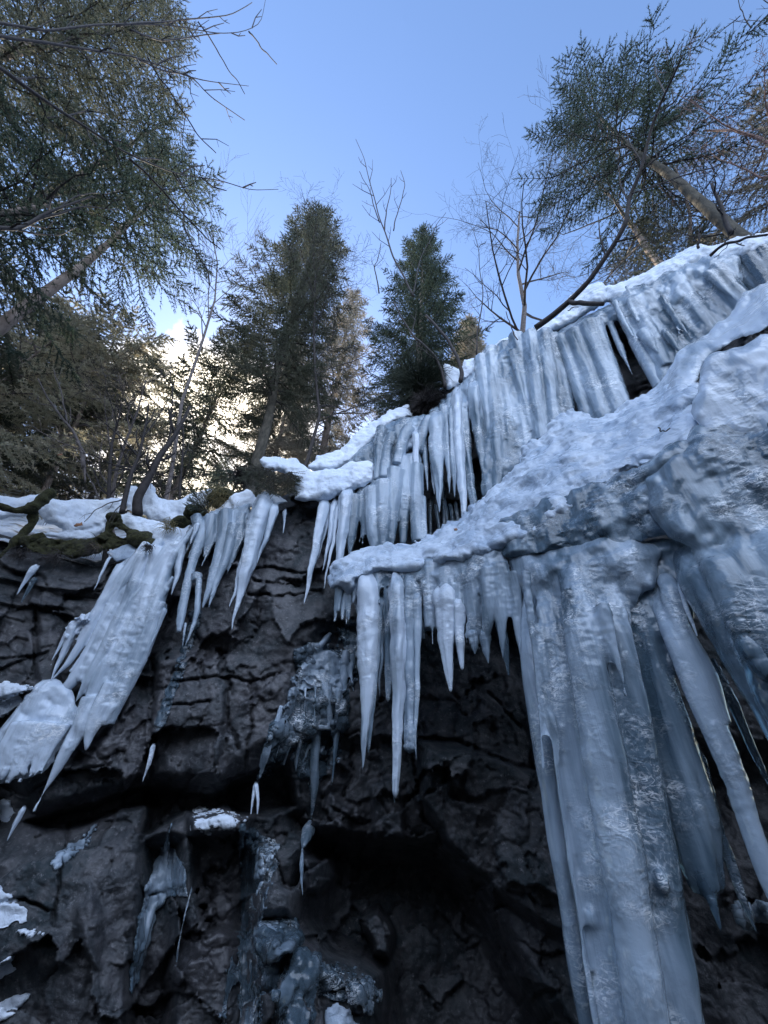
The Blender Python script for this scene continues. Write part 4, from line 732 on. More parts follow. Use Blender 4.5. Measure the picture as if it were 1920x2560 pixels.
def place_base(tip, trunk, r, lean=0.0, r2=None):
    Tt = at(*tip, r if r2 is None else r2); Q = at(*trunk, r); w = (Tt-Q)/max(Tt[2]-Q[2], .01)
    B = Q.copy()
    for _ in range(30):
        gz = float(ground_z(math.degrees(math.atan2(B[0], B[1])), math.hypot(B[0], B[1])))-.3
        B = Q+w*(gz-Q[2])
    return B, Tt
def tree_from(name, B, Tt, label, cat, group, parts):
    H, M = frame_to(B, Tt); e = empty(name, B); M4 = Matrix(((*M[0], 0), (*M[1], 0), (*M[2], 0), (0, 0, 0, 1)))
    e.rotation_euler = M4.to_euler(); tag(e, label, cat, group)
    for nm, me, mt in parts: link(nm, me, mt, e)
    return e
GT = 'spruces standing above the cliff'
def spruce(tip, trunk, r, R, label, seed, needle=NEEDLE, r2=None, bark=BARK, **k):
    B, Tt = place_base(tip, trunk, r, r2=r2); H = np.linalg.norm(Tt-B); tr, br, V, Fc = conifer_data(H, R, seed, **k)
    bm = MB(); bm.v, bm.f, bm.n = br.v, br.f, br.n
    e = tree_from('spruce_tree', B, Tt, label, 'tree', GT, [('trunk', tr.mesh('trunk'), bark), ('limbs', br.mesh('limbs'), TWIG_GREY if needle is NEEDLE_LIT else TWIG), ('crown', np_mesh('crown', V, Fc, False), needle)])
    return e, H, R
def bare_data(H, seed, spread=.5, levels=4, first=.3, nbr=9, r0=None, up=.35):
    rg = random.Random(seed); tr = MB(); br = MB()
    def limb(p, d, ln, rad, lev):
        n = 7; P = [np.array(p)]; d = np.array(d, float)
        for i in range(n-1):
            d = d+np.array([rg.gauss(0, .13), rg.gauss(0, .13), rg.gauss(0, .09)+up*.12]); d /= np.linalg.norm(d); P.append(P[-1]+d*ln/(n-1))
        P = np.array(P); rads = np.maximum(rad*(1-.75*np.linspace(0, 1, n)), .0035)
        (tr if lev == 0 else br).tube(P, rads, 8 if lev == 0 else 4 if lev == 1 else 3, False)
        if lev >= levels: return
        cnt = nbr if lev == 0 else max(3, int(nbr*.6)) if lev < 3 else 3
        for i in range(cnt):
            t = (first if lev == 0 else .2)+(1-(first if lev == 0 else .2))*(i+rg.random())/cnt; j = t*(n-1); a = min(int(j), n-2); q = P[a]+(P[a+1]-P[a])*(j-a)
            dd = P[a+1]-P[a]; dd /= np.linalg.norm(dd); s = np.array([rg.gauss(0, 1), rg.gauss(0, 1), rg.gauss(0, .6)]); s -= s.dot(dd)*dd; s /= np.linalg.norm(s)
            limb(q, dd*.75+s*(spread*1.4), ln*(.50-.22*t*(lev == 0))*rg.uniform(.6, 1.1), max(rad*(1-.7*t)*.55, .0035), lev+1)
    limb((0, 0, 0), (0, 0, 1), H, r0 or H*.012, 0)
    return tr, br
def bare_tree(tip, trunk, r, label, seed, tm=BARK_PALE, bm_=TWIG_GREY, name='bare_tree', group='leafless trees above the cliff', **k):
    B, Tt = place_base(tip, trunk, r); H = np.linalg.norm(Tt-B); tr, br = bare_data(H, seed, **k)
    return tree_from(name, B, Tt, label, 'bare tree', group, [('trunk', tr.mesh('trunk'), tm), ('branches', br.mesh('branches'), bm_)])

# centre
S1 = spruce((800, 540), (640, 1130), 9.5, 2.9, 'tall green spruce with a bare lower trunk, the highest treetop near the centre', 11, NEEDLE, bark=MOSSBARK, tk=.0075, cb=0.22, dens=1.45, prof=0.55, nl=.16, nw=0.04)
S2 = spruce((1058, 592), (1045, 1020), 9.5, 2.7, 'dense green spruce rising straight behind the dark bush', 12, NEEDLE_SHADED, cb=.05, dens=1.3, prof=.55, nl=.16, nw=0.04)
spruce((885, 735), (800, 1150), 14, 3.6, 'brownish thin-needled spruce between the two green centre spruces', 13, NEEDLE_BROWN, cb=.1, dens=0.8, nl=.19, nw=.05)
spruce((1172, 800), (1178, 960), 12.5, 1.6, 'small light green spruce peeking over the snow right of the dense one', 14, NEEDLE_BROWN, cb=.02, dens=1.8, prof=.6, nl=.18, nw=.05)
spruce((610, 840), (480, 1130), 12, 3.1, 'broad dark spruce left of the bare centre trunk', 15, NEEDLE, cb=.06, dens=0.8, prof=.5, nl=.18, nw=.05)
spruce((748, 855), (690, 1150), 17, 3.0, 'slender grey-brown spruce seen through the gap right of the bare trunk', 16, NEEDLE_BROWN, cb=.05, dens=1.4, nl=.2, nw=.055)
# left
S3 = spruce((470, 450), (0, 828), 8.5, 2.5, 'huge spruce at the left with a thick pale slanting trunk', 21, NEEDLE_BLUE, bark=BARK_PALE, cb=0.58, dens=1.25, prof=.5, nl=.13, nw=.034)
spruce((445, 290), (-100, 600), 8.8, 2.6, 'tall green spruce filling the middle of the left edge', 22, NEEDLE, cb=.25, dens=0.75, prof=.5, nl=.13, nw=.034)
spruce((420, 40), (-120, 160), 9.5, 2.8, 'tallest spruce towering into the top left corner', 23, NEEDLE, cb=.2, dens=1.35, prof=.45, nl=.14, nw=.036)
spruce((310, 470), (-220, 600), 6.6, 2.2, 'dark drooping spruce nearest the viewer at the left edge', 24, NEEDLE_SHADED, cb=0.3, dens=1.1, prof=.5, droop=.6, nl=.11, nw=.028)
spruce((300, 800), (130, 1215), 12.5, 3.2, 'spruce with a straight bare grey trunk left of the cloud gap', 25, NEEDLE_LIT, bark=BARK_PALE, cb=.28, dens=0.8, prof=.5, nl=.18, nw=.05)
spruce((190, 800), (-140, 1090), 12, 4.0, 'shaggy brown spruce below the huge slanting trunk', 26, NEEDLE_LIT, cb=.05, dens=0.8, prof=.5, nl=.18, nw=.05)
spruce((385, 890), (255, 1180), 16, 2.8, 'reddish-brown spruce top glowing beside the bright cloud', 27, NEEDLE_LIT, cb=.08, dens=0.8, prof=.5, nl=.2, nw=.055)
spruce((180, 860), (0, 1130), 15, 4.2, 'bushy green spruce low at the left behind the bare saplings', 28, NEEDLE, cb=.05, dens=1.8, prof=.5, nl=.2, nw=.055)
# right
S4 = spruce((1440, 235), (1800, 562), 7.2, 2.8, 'big blue-green spruce leaning over the right end of the icefall', 31, NEEDLE_SHADED, bark=MOSSBARK, tk=.0085, cb=.36, dens=1.35, prof=.4, side=(math.radians(60), .12), nl=.12, nw=.03, sparse=.05)
spruce((1605, 575), (1690, 665), 8.2, 1.2, 'small fresh green spruce at the foot of the birch', 32, NEEDLE, cb=.02, dens=2.0, prof=.6)
spruce((1555, 640), (1580, 700), 8.8, 1.0, 'tiny sunlit golden spruce peeking over the snow crest', 33, NEEDLE_BROWN, cb=.02, dens=1.6, prof=.6)
spruce((1990, 230), (2100, 560), 9.5, 2.4, 'orange-brown spruce cut off by the right edge', 34, NEEDLE_BROWN, cb=.1, dens=1.8, prof=.5, nl=.14, nw=.035)
# forest farther up the slope: copies of three trees
protos = [S1, S2, S3]; lab = ['far spruce deep in the forest on the slope behind the cliff']
rg = random.Random(5); cnt = 0
def copy_tree(src, B, sc, rz):
    c = src.copy(); C.objects.link(c); c.location = B; c.scale = (sc, sc, sc); c.rotation_euler = (0, 0, rz); c['label'] = lab[0]; c['group'] = 'far spruces on the forest slope'
    for ch in src.children:
        d_ = ch.copy(); C.objects.link(d_); d_.parent = c
    return c
FAR = [(-58, 22), (-50, 27), (-43, 31), (-36, 27), (-30, 33), (-24, 28), (-18, 33), (-12, 27)]
for a, r_ in FAR:
    q = protos[1] if rg.random() < .7 else protos[0]; Ht = rg.uniform(9, 13); sc = Ht/q[1]; gz = float(ground_z(a, r_))-.3; cnt += 1
    copy_tree(q[0], (r_*math.sin(math.radians(a)), r_*math.cos(math.radians(a)), gz), sc*1.0, rg.uniform(0, 6.28))

# leafless trees
bare_tree((1265, 625), (1285, 860), 9.5, 'round-crowned leafless tree with a yellowish trunk between the two spruces', 41, TWIG_GREY, TWIG, spread=.62, levels=4, nbr=12, first=.3)
bare_tree((1440, 500), (1645, 668), 7.6, 'birch with a pale forked trunk leaning out left of the big spruce', 42, BARK_PALE, TWIG_GREY, spread=.7, levels=4, nbr=11, first=.3)
bare_tree((1600, 470), (1690, 660), 7.8, 'second birch stem at the foot of the big leaning spruce', 43, BARK_PALE, TWIG, spread=.6, levels=4, nbr=10, first=.3)
bare_tree((1960, 120), (2120, 520), 8.6, 'reddish leafless tree crowding in from the right edge', 44, TWIG_RED, TWIG_RED, spread=.65, levels=4, nbr=11, first=.3)
bare_tree((1760, 330), (1870, 580), 7.4, 'dark thin leafless tree just right of the big spruce trunk', 45, TWIG, TWIG, spread=.6, levels=4, nbr=9, first=.3, r0=.045)
bare_tree((880, 790), (770, 1110), 9, 'crooked mossy leafless tree with a sparse crown, left of the dark bush', 46, TWIG, TWIG, spread=.55, levels=4, nbr=12, r0=.07)
bare_tree((565, 560), (440, 1150), 7.8, 'tall leafless sapling fanning out against the sky left of centre', 47, TWIG_GREY, TWIG_GREY, spread=.30, levels=3, nbr=12, first=.5, r0=.055, up=.9)
bare_tree((350, 960), (300, 1220), 7.4, 'tangled low leafless bush above the left snow bank', 48, TWIG, TWIG, spread=.75, levels=3, nbr=12, first=.15, r0=.05)
bare_tree((160, 960), (225, 1180), 8.2, 'pale crooked leafless sapling in front of the far left spruces', 49, TWIG_GREY, TWIG_GREY, spread=.6, levels=3, nbr=9, first=.2, r0=.05)
# dark bush hanging over the glassy apron
def bush(k, x, y, r_, rad, label, seed, mt=TWIG, n=240, flat=.8, name='bush'):
    (x, y, rad), = T(k, [(x, y, rad)]); rr = (float(UPPER(azim(x, y))) if r_ is None else r_); B = at(x, y, rr); R = rad*mpp(B); rg = np.random.default_rng(seed); mb = MB(); nb = MB()
    for i in range(n):
        d0 = rg.normal(0, 1, 3); d0[2] = d0[2]*flat+.25; d0 /= np.linalg.norm(d0); Lb = R*rg.uniform(.5, 1.15); s = np.linspace(0, 1, 5)
        P = s[:, None]*Lb*d0+rg.normal(0, .05*R, (5, 3))*s[:, None]; P[:, 2] -= .25*R*s**2; mb.tube(P, .007*(1-.7*s)+.002, 3, False)
        for j in range(9):
            t = rg.uniform(.25, 1); q = np.array([np.interp(t, s, P[:, a]) for a in range(3)]); d1 = d0+rg.normal(0, .7, 3); Q = q+np.linspace(0, 1, 3)[:, None]*d1*R*.16; nb.tube(Q, [.004, .003, .0015], 3, False)
    e = empty(name, B); tag(e, label, 'bush'); link('stems', mb.mesh('stems'), mt, e); link('twigs', nb.mesh('twigs'), mt, e); return e
bush('d', 1060, 400, 5.5, 240, 'dense black-green bush clinging to the lip above the glassy apron', 61, simple('dark_bush', (.012, .02, .012), (.04, .05, .03), .9, 9), 520)
bush('d', 1110, 490, 5.25, 110, 'dark root clump beneath the black-green bush', 62, TWIG, 260)

# ------------------------------------------------------------------ saplings and overhanging branches drawn from their real course
def strand(mb, k, pts, r_, w0, w1, seed, twig=0.0, dr=0.0):
    q = T(k, pts); xs = np.array([p[0] for p in q]); ys = np.array([p[1] for p in q]); t = np.concatenate([[0], np.cumsum(np.hypot(np.diff(xs), np.diff(ys)))]); u = np.linspace(0, 1, max(8, len(q)*5))
    X_, Y_ = np.interp(u, t/t[-1], xs), np.interp(u, t/t[-1], ys)
    for a in (X_, Y_): a[1:-1] = (a[:-2]+a[1:-1]*2+a[2:])/4
    X_ = X_+2.5*vnoise(np.stack([u*6, u*0, u*0], 1), seed); Y_ = Y_+2.5*vnoise(np.stack([u*6, u*0+3, u*0], 1), seed)
    P = at(X_, Y_, r_+dr*u); w = 1.25*(w0+(w1-w0)*u)*mpp(P[0])/2; mb.tube(P, w, 6 if w0 > 4 else 4, True)
    if twig:
        rg = random.Random(seed); n = int(t[-1]/twig)
        for i in range(n):
            f = .25+.7*(i+rg.random())/n; j = int(f*(len(u)-2)); dx, dy = X_[j+1]-X_[j], Y_[j+1]-Y_[j]; l = math.hypot(dx, dy)+1e-6; sg = 1 if i % 2 else -1; an = math.atan2(dy, dx)+sg*rg.uniform(.45, .95); ln = rg.uniform(.5, 1.2)*twig*(1.25-f*.6)
            x0, y0 = X_[j], Y_[j]; x1, y1 = x0+ln*.55*math.cos(an), y0+ln*.55*math.sin(an); an2 = an-sg*rg.uniform(.1, .5); x2, y2 = x1+ln*.5*math.cos(an2), y1+ln*.5*math.sin(an2)
            rr = float(np.hypot(*P[j][:2])); Q = at(np.array([x0, x1, x2]), np.array([y0, y1, y2]), np.array([rr, rr+rg.uniform(-.2, .2), rr+rg.uniform(-.35, .35)])); ww = max(w1, w0*.4)*mpp(P[j])/2
            mb.tube(Q, [ww, ww*.8, ww*.5], 3, False)
            if ln > 22: 
                a3 = an2-sg*.8; Q2 = at(np.array([x1, x1+ln*.3*math.cos(a3)]), np.array([y1, y1+ln*.3*math.sin(a3)]), np.array([rr, rr])); mb.tube(Q2, [ww*.7, ww*.4], 3, False)
def sapling(r_, trunk, branches, label, mt=TWIG, name='sapling', cat='sapling', seed=1, group='bare saplings and branches along the lip', dr=0.0):
    k, pts, w0, w1, tw = trunk; q = T(k, pts[:1])[0]; B = at(q[0], q[1], r_); e = empty(name, B); tag(e, label, cat, group)
    mb = MB(); strand(mb, k, pts, r_, w0, w1, seed, tw, dr); put(e, 'stem', mb, mt)
    for i, (k, pts, w0, w1, tw) in enumerate(branches):
        mb = MB(); strand(mb, k, pts, r_, w0, w1, seed*31+i, tw, dr*.5); put(e, 'branch', mb, mt)
    return e
sapling(4.75, ('d', [(1308, 365), (1318, 310), (1295, 240), (1235, 120), (1160, 40), (1100, -30)], 9, 6, 0), [
    ('b', [(130, 1280), (40, 1120), (5, 1000), (-15, 950), (-60, 800), (-85, 680), (-120, 600)], 5, 2, 60), ('b', [(5, 1000), (10, 900), (30, 820), (35, 770)], 3, 1.5, 45), ('b', [(40, 1000), (70, 880), (95, 800), (75, 735)], 2.5, 1.5, 40), ('b', [(-20, 960), (-60, 830), (-110, 740)], 2.5, 1.5, 40),
    ('b', [(130, 1280), (150, 1140), (210, 1010), (265, 915)], 2.5, 1.5, 50)], 'slender dark sapling curving up from the ice lip into the open sky at the centre', seed=3)
sapling(4.9, ('d', [(1215, 400), (1205, 300), (1150, 210), (1040, 110), (960, -20), (910, -110)], 7, 3.5, 70), [('b', [(-20, 1270), (-40, 1150), (-10, 1050)], 3, 1.5, 50)], 'second thinner sapling curving up out of the dark bush', seed=4)
sapling(4.7, ('b', [(395, 1530), (405, 1430), (430, 1270), (410, 1100), (385, 980)], 3, 1.6, 60), [('b', [(410, 1070), (440, 1040)], 1.8, 1.3, 0)], 'single thread-thin upright shoot on the ice lip', seed=5)
sapling(4.85, ('b', [(652, 1418), (720, 1370), (800, 1302), (880, 1220), (950, 1120), (1010, 1030), (1050, 960), (1062, 860), (1100, 760), (1125, 660), (1150, 560), (1200, 430), (1250, 330), (1290, 240)], 12, 3, 110), [
    ('b', [(800, 1305), (860, 1312), (945, 1312)], 10, 8, 0), ('b', [(790, 1345), (810, 1330), (840, 1322)], 2, 1.2, 0), ('b', [(1070, 840), (1200, 790), (1330, 750), (1480, 700)], 3, 1.5, 60)], 'long black fallen branch with a snapped fork lying across the snow crest', seed=6, name='fallen_branch', cat='branch')
sapling(5.2, ('b', [(1406, 1105), (1440, 1075), (1480, 1050), (1560, 1030), (1659, 1010)], 6, 4, 50), [('b', [(1500, 1045), (1430, 1115)], 2, 1.4, 30)], 'dark twiggy branch lying on the highest snow lip at the right', seed=7, name='fallen_branch', cat='branch')
sapling(5.0, ('b', [(1355, 1072), (1362, 1020), (1368, 980)], 5, 3.5, 0), [], 'short dark stick poking up from the snow at the spruce foot', seed=8, name='stick', cat='stick')
sapling(5.4, ('b', [(1498, 1010), (1470, 940), (1440, 850), (1415, 790)], 10, 5, 60), [('b', [(1440, 850), (1470, 760), (1460, 690)], 3, 1.5, 40)], 'small dead stem right beside the base of the big leaning spruce', seed=9)
sapling(4.9, ('b', [(575, 1465), (550, 1420), (530, 1350)], 3, 2, 40), [], 'short thin shoot in front of the round-crowned leafless tree', seed=10)
sapling(3.9, ('e', [(1005, 868), (1022, 893), (1045, 895), (1082, 883)], 3, 2.5, 0), [], 'tiny hooked twig lying on the smooth snow of the ledge', seed=11, name='fallen_twig', cat='twig', dr=.05)
sapling(5.2, ('b', [(1850, -60), (1659, 60), (1590, 130), (1530, 220), (1480, 310)], 3.5, 1.6, 90), [('b', [(1590, 120), (1550, 70), (1530, -20)], 2.2, 1.5, 40), ('b', [(1540, 70), (1470, 120), (1410, 190)], 2.2, 1.5, 40), ('b', [(1720, 60), (1640, 0), (1620, -60)], 2, 1.4, 40)], 'thin leafless branch reaching in at the top right corner', seed=12, name='overhanging_branch', cat='branch')
# left overhanging tree: one trunk outside the frame, its branches inside
e = sapling(5.0, ('a', [(-420, 1500), (-330, 900), (-280, 300), (-260, -300)], 60, 30, 0), [
    ('a', [(-300, 200), (0, 290), (110, 370), (240, 460), (380, 560), (520, 650), (640, 705), (760, 752), (950, 780), (1080, 820), (1198, 815)], 11.7, 3, 85),
    ('a', [(-280, 100), (0, 160), (190, 180), (380, 212), (560, 240), (700, 285), (800, 325), (900, 350), (1070, 370)], 10.4, 3, 75),
    ('a', [(-280, 60), (200, 130), (400, 105), (540, 100), (760, 115), (870, 135), (950, 146), (1050, 140), (1130, 102), (1150, -10)], 7.8, 3, 75),
    ('a', [(560, 240), (690, 300), (800, 320), (900, 400), (960, 460), (1057, 522)], 3.9, 2.4, 80), ('a', [(560, 130), (700, 180), (860, 155), (950, 145)], 3.9, 2.4, 70),
    ('a', [(500, 110), (780, 90), (1000, 68), (1085, 10)], 3.9, 2.4, 70), ('a', [(860, 100), (900, 160), (950, 240), (1010, 330), (1057, 410)], 3.38, 2.25, 0), ('a', [(1075, 135), (1130, 205), (1192, 275)], 3.38, 2.25, 0),
    ('a', [(560, 680), (700, 820), (780, 910), (830, 960), (890, 1030), (950, 1080)], 5.2, 2.7, 80), ('a', [(640, 250), (740, 410), (800, 500), (850, 580), (930, 665)], 3.9, 2.4, 90), ('a', [(760, 750), (800, 830), (875, 932)], 3.12, 2.25, 0),
    ('a', [(800, 870), (790, 960), (830, 1060), (900, 1170), (908, 1230)], 3.12, 2.4, 60)], 'leafless tree beyond the left edge reaching long thin branches across the sky', TWIG, 'bare_tree', 'bare tree', 21)
e = sapling(4.6, ('a', [(-200, 990), (0, 985), (70, 988), (130, 960), (230, 912), (300, 885), (400, 850)], 14, 4, 90), [('a', [(130, 960), (200, 935), (380, 890), (520, 905)], 6, 2, 70), ('a', [(60, 990), (160, 1010), (260, 1020), (330, 980)], 4, 1.6, 70), ('a', [(230, 912), (330, 845), (430, 830)], 4, 1.6, 60)],
     'thick black crooked branch entering from the left edge in front of the dark spruce', TWIG, 'overhanging_branch', 'branch', 22)
# stems standing in the left snow bank
sapling(6.35, ('c', [(725, 905), (745, 820), (790, 650), (825, 560), (850, 440), (870, 330), (880, 250)], 12, 3, 60), [('c', [(820, 580), (740, 480), (650, 400), (560, 330)], 4, 1.5, 70), ('c', [(840, 470), (940, 330), (1020, 200), (1040, 60)], 4, 1.5, 60), ('c', [(790, 650), (700, 640), (560, 560), (420, 540)], 3.5, 1.5, 60), ('c', [(745, 820), (640, 850), (560, 900), (500, 960)], 3, 1.4, 50), ('c', [(740, 850), (690, 880), (640, 960)], 3, 1.4, 40)],
        'dark sapling with low tangled branches leaning out of the left snow bank', TWIG, 'sapling', 'sapling', 23)
sapling(6.6, ('c', [(810, 920), (815, 830), (860, 740), (980, 520), (1070, 400), (1120, 280)], 21, 7, 80), [('c', [(1000, 490), (1010, 330), (1030, 180), (1000, 60)], 4, 1.6, 60)], 'dark mossy leaning trunk standing beside the pointed snow peak', TWIG, 'sapling', 'sapling', 24)
sapling(7.3, ('c', [(500, 640), (470, 500), (420, 400), (350, 320), (280, 220), (230, 110)], 7, 2.5, 70), [('c', [(460, 480), (500, 560), (500, 720)], 6, 4, 0), ('c', [(400, 370), (370, 220), (320, 60)], 3.5, 1.6, 60), ('c', [(480, 540), (300, 460), (190, 390)], 3, 1.6, 60)], 'pale lichen-covered sapling in front of the straight grey trunk', TWIG_GREY, 'sapling', 'sapling', 25)
sapling(6.9, ('c', [(1070, 830), (1070, 700), (1075, 560), (1085, 400)], 6, 3, 60), [], 'thin upright stem behind the saddle of the left snow bank', TWIG, 'sapling', 'sapling', 26)
# mossy log, stump, ledge moss, grass tufts, fir sprigs, leaves
def log(k, pts, rf, mt, label, name='fallen_log', cat='log'):
    bd = Body(); bd.tube(k, pts, rf, n=12, steps=14); o = bd.build(name, mt, voxel=.015, kind='crust', amp=1.0, smooth=1); tag(o, label, cat); return o
log('c', [(-120, 820), (0, 860), (80, 895), (180, 885), (250, 830), (310, 780)], lambda a: WALL(a)-.55, MOSS, 'curved mossy log resting on the snow at the far left')
log('c', [(200, 900, 24), (190, 980, 36), (120, 1060, 40), (0, 1160, 36), (-100, 1230, 34)], lambda a: WALL(a)-.4, MOSS, 'thick mossy root sloping down the left edge of the cliff', 'root', 'root')
bd = Body(); bd.tube('c', [(670, 935, 30), (650, 1000, 60), (600, 1070, 60)], HANG, .1).tube('c', [(690, 960, 40), (780, 1040, 60), (900, 1105, 30)], HANG, .05)
bd.fill('c', [(130, 1080), (240, 1020), (350, 1060), (500, 1080), (640, 1010), (760, 1060), (860, 1100), (760, 1110), (620, 1130), (500, 1150), (350, 1160), (160, 1140)], 17, lambda x, y: HANG(azim(x, y))+.15)
o = bd.build('mossy_stump', MOSS, voxel=.016, kind='crust', amp=2.0); tag(o, 'mossy stump and roots draped over the cliff edge above the layered rock', 'stump')
def tuft(k, x, y, r_, n, ln, label, down=.6, mt=GRASS, seed=1, name='grass_tuft', cat='grass tuft'):
    (x, y, ln), = T(k, [(x, y, ln)]); B = at(x, y, r_); s = mpp(B)*ln; rg = np.random.default_rng(seed); mb = MB()
    for i in range(n):
        o_ = rg.normal(0, 1, 3)*s*.28; d0 = rg.normal(0, .5, 3); d0[2] = abs(d0[2]); t = np.linspace(0, 1, 5); P = o_+t[:, None]*d0*s; P[:, 2] -= down*s*t**2*1.6; P[:, 1] -= .3*s*t; mb.tube(P, .004*(1-t)+.001, 3, False)
    o = link(name, mb.mesh(name), mt); o.location = B; tag(o, label, cat, None, None); return o
tuft('c', 1300, 830, 6.0, 260, 120, 'dry grass tuft hanging between the snow bank and the ice edge')
bd = Body(); bd.blob('c', 1320, 820, 75, 50, lambda a: WALL(a)-.25).blob('c', 1180, 920, 70, 40, lambda a: WALL(a)-.25).blob('c', 1080, 970, 60, 26, lambda a: WALL(a)-.3); o = bd.build('mossy_mound', MOSS, kind='crust', amp=1.2); tag(o, 'low mossy hump under the dry grass tuft', 'moss mound')
tuft('d', 370, 1090, 5.55, 120, 60, 'wisp of dead roots under the edge of the snow pillow', seed=4, mt=TWIG, name='root_wisp', cat='roots')
for n_, (x, y, q_, t_) in enumerate([(560, 1120, 60, 'hanging root wisp under the mossy stump'), (330, 1170, 70, 'hanging root wisp left of the thin lone icicle'), (120, 1150, 60, 'hanging root wisp at the far left under the mossy root'), (880, 1110, 40, 'small root wisp poking through the icy snow scrap'), (1010, 985, 60, 'pale grass wisp in the dip of the long snow drape')]):
    tuft('c', x, y, 5.95 if n_ < 4 else 6.1, 90, q_, t_, seed=20+n_, mt=TWIG if n_ < 4 else GRASS, name='root_wisp' if n_ < 4 else 'grass_tuft', cat='roots' if n_ < 4 else 'grass tuft')
tuft('c', 1400, 890, 5.75, 50, 50, 'small grass wisp on the rim of the clear ice drape', seed=5)
def sprig(k, pts, r_, label, seed, needle=NEEDLE, name='fir_sprig'):
    q = T(k, pts); B = at(q[0][0], q[0][1], r_); e = empty(name, B); tag(e, label, 'fir sprig', 'fir sprigs poking out of the snow'); mb = MB(); nd2 = []; rg = np.random.default_rng(seed)
    for j in range(1, len(q)):
        E = at(q[j][0], q[j][1], r_-.15)-B; s = np.linspace(0, 1, 8); P = s[:, None]*E; mb.tube(P, .008*(1-.7*s), 4, False); Lb = np.linalg.norm(E); tg = E/Lb
        for t in np.linspace(.15, 1, int(Lb/.03)):
            for sg in (-1, 1):
                lat = np.cross(tg, [0, 1, 0])*sg; d0 = tg*.8+lat*rg.uniform(.5, 1)+rg.normal(0, .2, 3); ln = .16*(1.2-t)+.05; Q = t*E+np.linspace(0, 1, 4)[:, None]*d0*ln; mb.tube(Q, [.003]*4, 3, False)
                for a in np.linspace(0, 1, 7):
                    p = t*E+a*d0*ln
                    for _ in range(4):
                        nv = d0+rg.normal(0, .7, 3); nv *= .032/np.linalg.norm(nv); sd = np.cross(nv, rg.normal(0, 1, 3)); sd *= .0035/np.linalg.norm(sd); nd2.append([p+sd, p-sd, p+nv])
    link('twigs', mb.mesh('twigs'), TWIG, e); V = np.array(nd2).reshape(-1, 3); link('needles', np_mesh('needles', V, np.arange(len(V)).reshape(-1, 3), False), needle, e); return e
sprig('d', [(200, 880), (50, 900), (80, 960), (120, 1010), (200, 1030), (20, 950)], 5.3, 'dark fir sprig drooping left below the snow pillow', 71)
sprig('d', [(300, 890), (250, 960), (280, 1020), (330, 960), (310, 1030)], 5.25, 'dark fir sprig pressed against the side of the snow pillow', 72)
sprig('c', [(1400, 660), (1260, 690), (1230, 740), (1290, 650), (1300, 760)], 6.3, 'pale green young spruce sprig behind the dry grass tuft', 73, NEEDLE_BLUE)
sprig('c', [(1230, 900), (1130, 830), (1150, 790), (1230, 780), (1120, 870)], 5.95, 'thin spruce seedling on the snow left of the dry grass tuft', 74, NEEDLE_BLUE)
sprig('c', [(1520, 640), (1420, 640), (1440, 700), (1470, 600), (1500, 740)], 6.2, 'shadowed spruce sprig at the foot of the bare centre trunk', 75)
bush('c', 1430, 690, 6.5, 90, 'dark tangle of roots at the foot of the bare centre trunk', 63, TWIG, 200)
def leaf(k, x, y, s, r_, label, seed):
    (x, y, s), = T(k, [(x, y, s)]); B = at(x, y, r_); S = mpp(B)*s; rg = np.random.default_rng(seed); n = 14; th = np.linspace(0, 2*math.pi, n, endpoint=False)
    rr = S*(.55+.45*np.abs(np.cos(th*2.5))); V = np.stack([rr*np.cos(th), .3*rr*np.sin(th)+.2*S*np.cos(th*3), rr*np.sin(th)], 1); V = np.vstack([V, [[0, 0, 0]], V+[0, .004, 0], [[0, .004, 0]]])
    f = [[j, (j+1) % n, n] for j in range(n)]+[[(j+1) % n+n+1, j+n+1, 2*n+1] for j in range(n)]+[[j, j+n+1, (j+1) % n] for j in range(n)]+[[(j+1) % n, j+n+1, (j+1) % n+n+1] for j in range(n)]
    o = link('dead_leaf', np_mesh('dead_leaf', V, np.array(f), False), LEAF); o.location = B; tag(o, label, 'leaf'); return o
leaf('c', 465, 975, 24, 6.3, 'curled brown leaf on the thick left snow bank', 1)
leaf('c', 355, 560, 14, 7.1, 'reddish dead leaf clinging to a twig above the left snow bank', 2)
leaf('d', 1278, 1240, 14, 4.0, 'dark dead leaf on the crusted snow ledge', 3)

# ------------------------------------------------------------------ light, sky, camera
SUN_AZ, SUN_EL = -26.0, 42.0
sd = Vector((math.sin(math.radians(SUN_AZ))*math.cos(math.radians(SUN_EL)), math.cos(math.radians(SUN_AZ))*math.cos(math.radians(SUN_EL)), math.sin(math.radians(SUN_EL))))
l = bpy.data.lights.new('sun', 'SUN'); l.energy = 2.5; l.angle = math.radians(.5); l.color = (1, .9, .75)
o = bpy.data.objects.new('sun', l); o.rotation_euler = (-sd).to_track_quat('-Z', 'Y').to_euler(); C.objects.link(o)
w = bpy.data.worlds.new('World'); bpy.context.scene.world = w; w.use_nodes = True; nt = w.node_tree; bg = nt.nodes['Background']
sky = nd(nt, 'ShaderNodeTexSky'); sky.sky_type = 'NISHITA'; sky.sun_disc = False; sky.sun_elevation = math.radians(SUN_EL); sky.sun_rotation = math.radians(SUN_AZ)
sky.altitude = 600; sky.air_density = 1.15; sky.dust_density = .6; sky.ozone_density = 4.5
tc = nd(nt, 'ShaderNodeTexCoord'); mp = nd(nt, 'ShaderNodeMapping'); mp.inputs['Scale'].default_value = (1, 1, 1.7); L(nt, tc.outputs['Generated'], mp.inputs[0])
cn = noise(nt, mp.outputs[0], 7.5, 7, .58, .4)
dt = nd(nt, 'ShaderNodeVectorMath'); dt.operation = 'DOT_PRODUCT'; L(nt, tc.outputs['Generated'], dt.inputs[0])
cdir = Vector(ray(530, 1130)).normalized(); dt.inputs[1].default_value = cdir
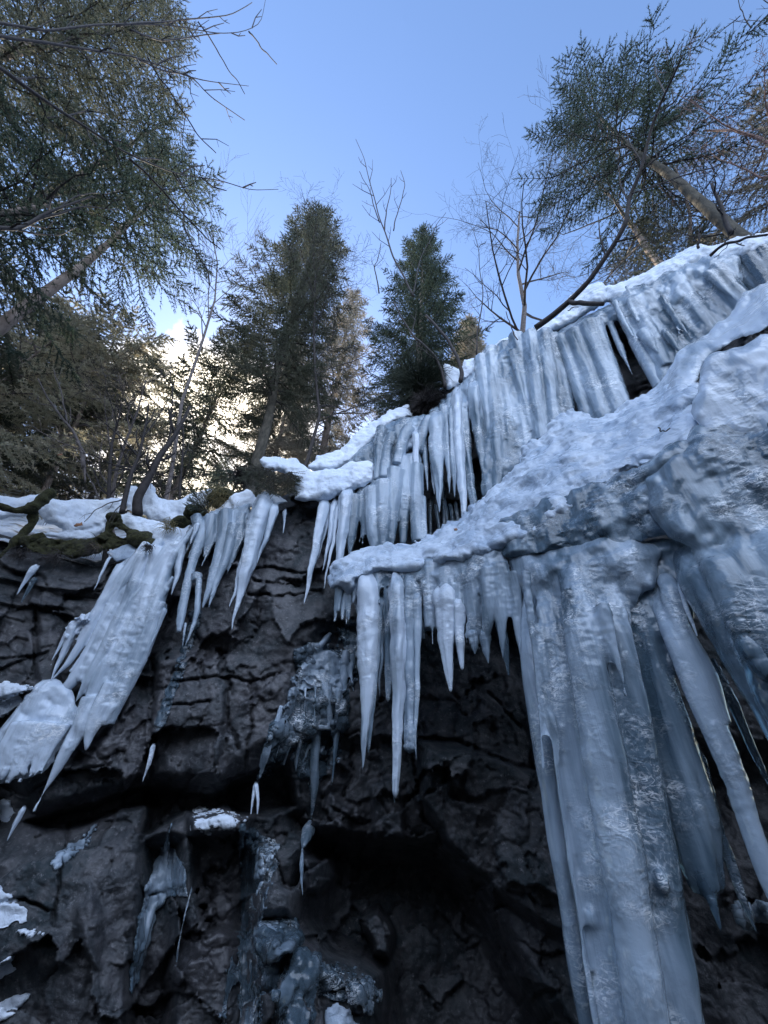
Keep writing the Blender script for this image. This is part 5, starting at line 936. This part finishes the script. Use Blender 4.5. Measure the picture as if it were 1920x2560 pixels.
near = nd(nt, 'ShaderNodeMapRange'); near.interpolation_type = 'SMOOTHSTEP'; L(nt, dt.outputs['Value'], near.inputs[0]); near.inputs[1].default_value = math.cos(math.radians(20)); near.inputs[2].default_value = math.cos(math.radians(7)); near.inputs[3].default_value = -.30; near.inputs[4].default_value = .32
cm = ramp(nt, mth(nt, 'ADD', cn, near.outputs[0]), [(.48, g3(0)), (.84, g3(1))])
tint = mix(nt, 1.0, sky.outputs[0], (1.04, 1.02, 1.03), 'MULTIPLY')
c = mix(nt, cm, tint, (14.5, 13, 10.6))
d2 = nd(nt, 'ShaderNodeVectorMath'); d2.operation = 'DOT_PRODUCT'; L(nt, tc.outputs['Generated'], d2.inputs[0]); d2.inputs[1].default_value = Vector((.1, -.9, .42)).normalized()
n2_ = nd(nt, 'ShaderNodeMapRange'); n2_.interpolation_type = 'SMOOTHSTEP'; L(nt, d2.outputs['Value'], n2_.inputs[0]); n2_.inputs[1].default_value = .58; n2_.inputs[2].default_value = .80; n2_.inputs[3].default_value = -.6; n2_.inputs[4].default_value = .20
fill_cloud = ramp(nt, mth(nt, 'ADD', cn, n2_.outputs[0]), [(.50, g3(0)), (.66, g3(1))]); c = mix(nt, fill_cloud, c, (8.5, 10.2, 13.5))  # added cloud bank, unseen behind the viewer, to fill ice, rock and forest with light
L(nt, c, bg.inputs[0]); bg.inputs[1].default_value = .10
cam = bpy.data.cameras.new('camera'); co = bpy.data.objects.new('camera', cam); C.objects.link(co); bpy.context.scene.camera = co
Rm = Matrix(((RT[0], UP[0], -FW[0]), (RT[1], UP[1], -FW[1]), (RT[2], UP[2], -FW[2]))).to_4x4(); Rm.translation = (0, 0, EYE); co.matrix_world = Rm
cam.sensor_fit = 'HORIZONTAL'; cam.sensor_width = 36; cam.lens = 36*F/1920; cam.clip_end = 2000; cam.clip_start = .05
s = bpy.context.scene; s.view_settings.view_transform = 'Standard'; s.view_settings.look = 'None'; s.view_settings.gamma = 1; s.view_settings.exposure = 1.72
s.cycles.max_bounces = 8; s.cycles.transmission_bounces = 6; s.cycles.diffuse_bounces = 4; s.cycles.caustics_reflective = False; s.cycles.caustics_refractive = False
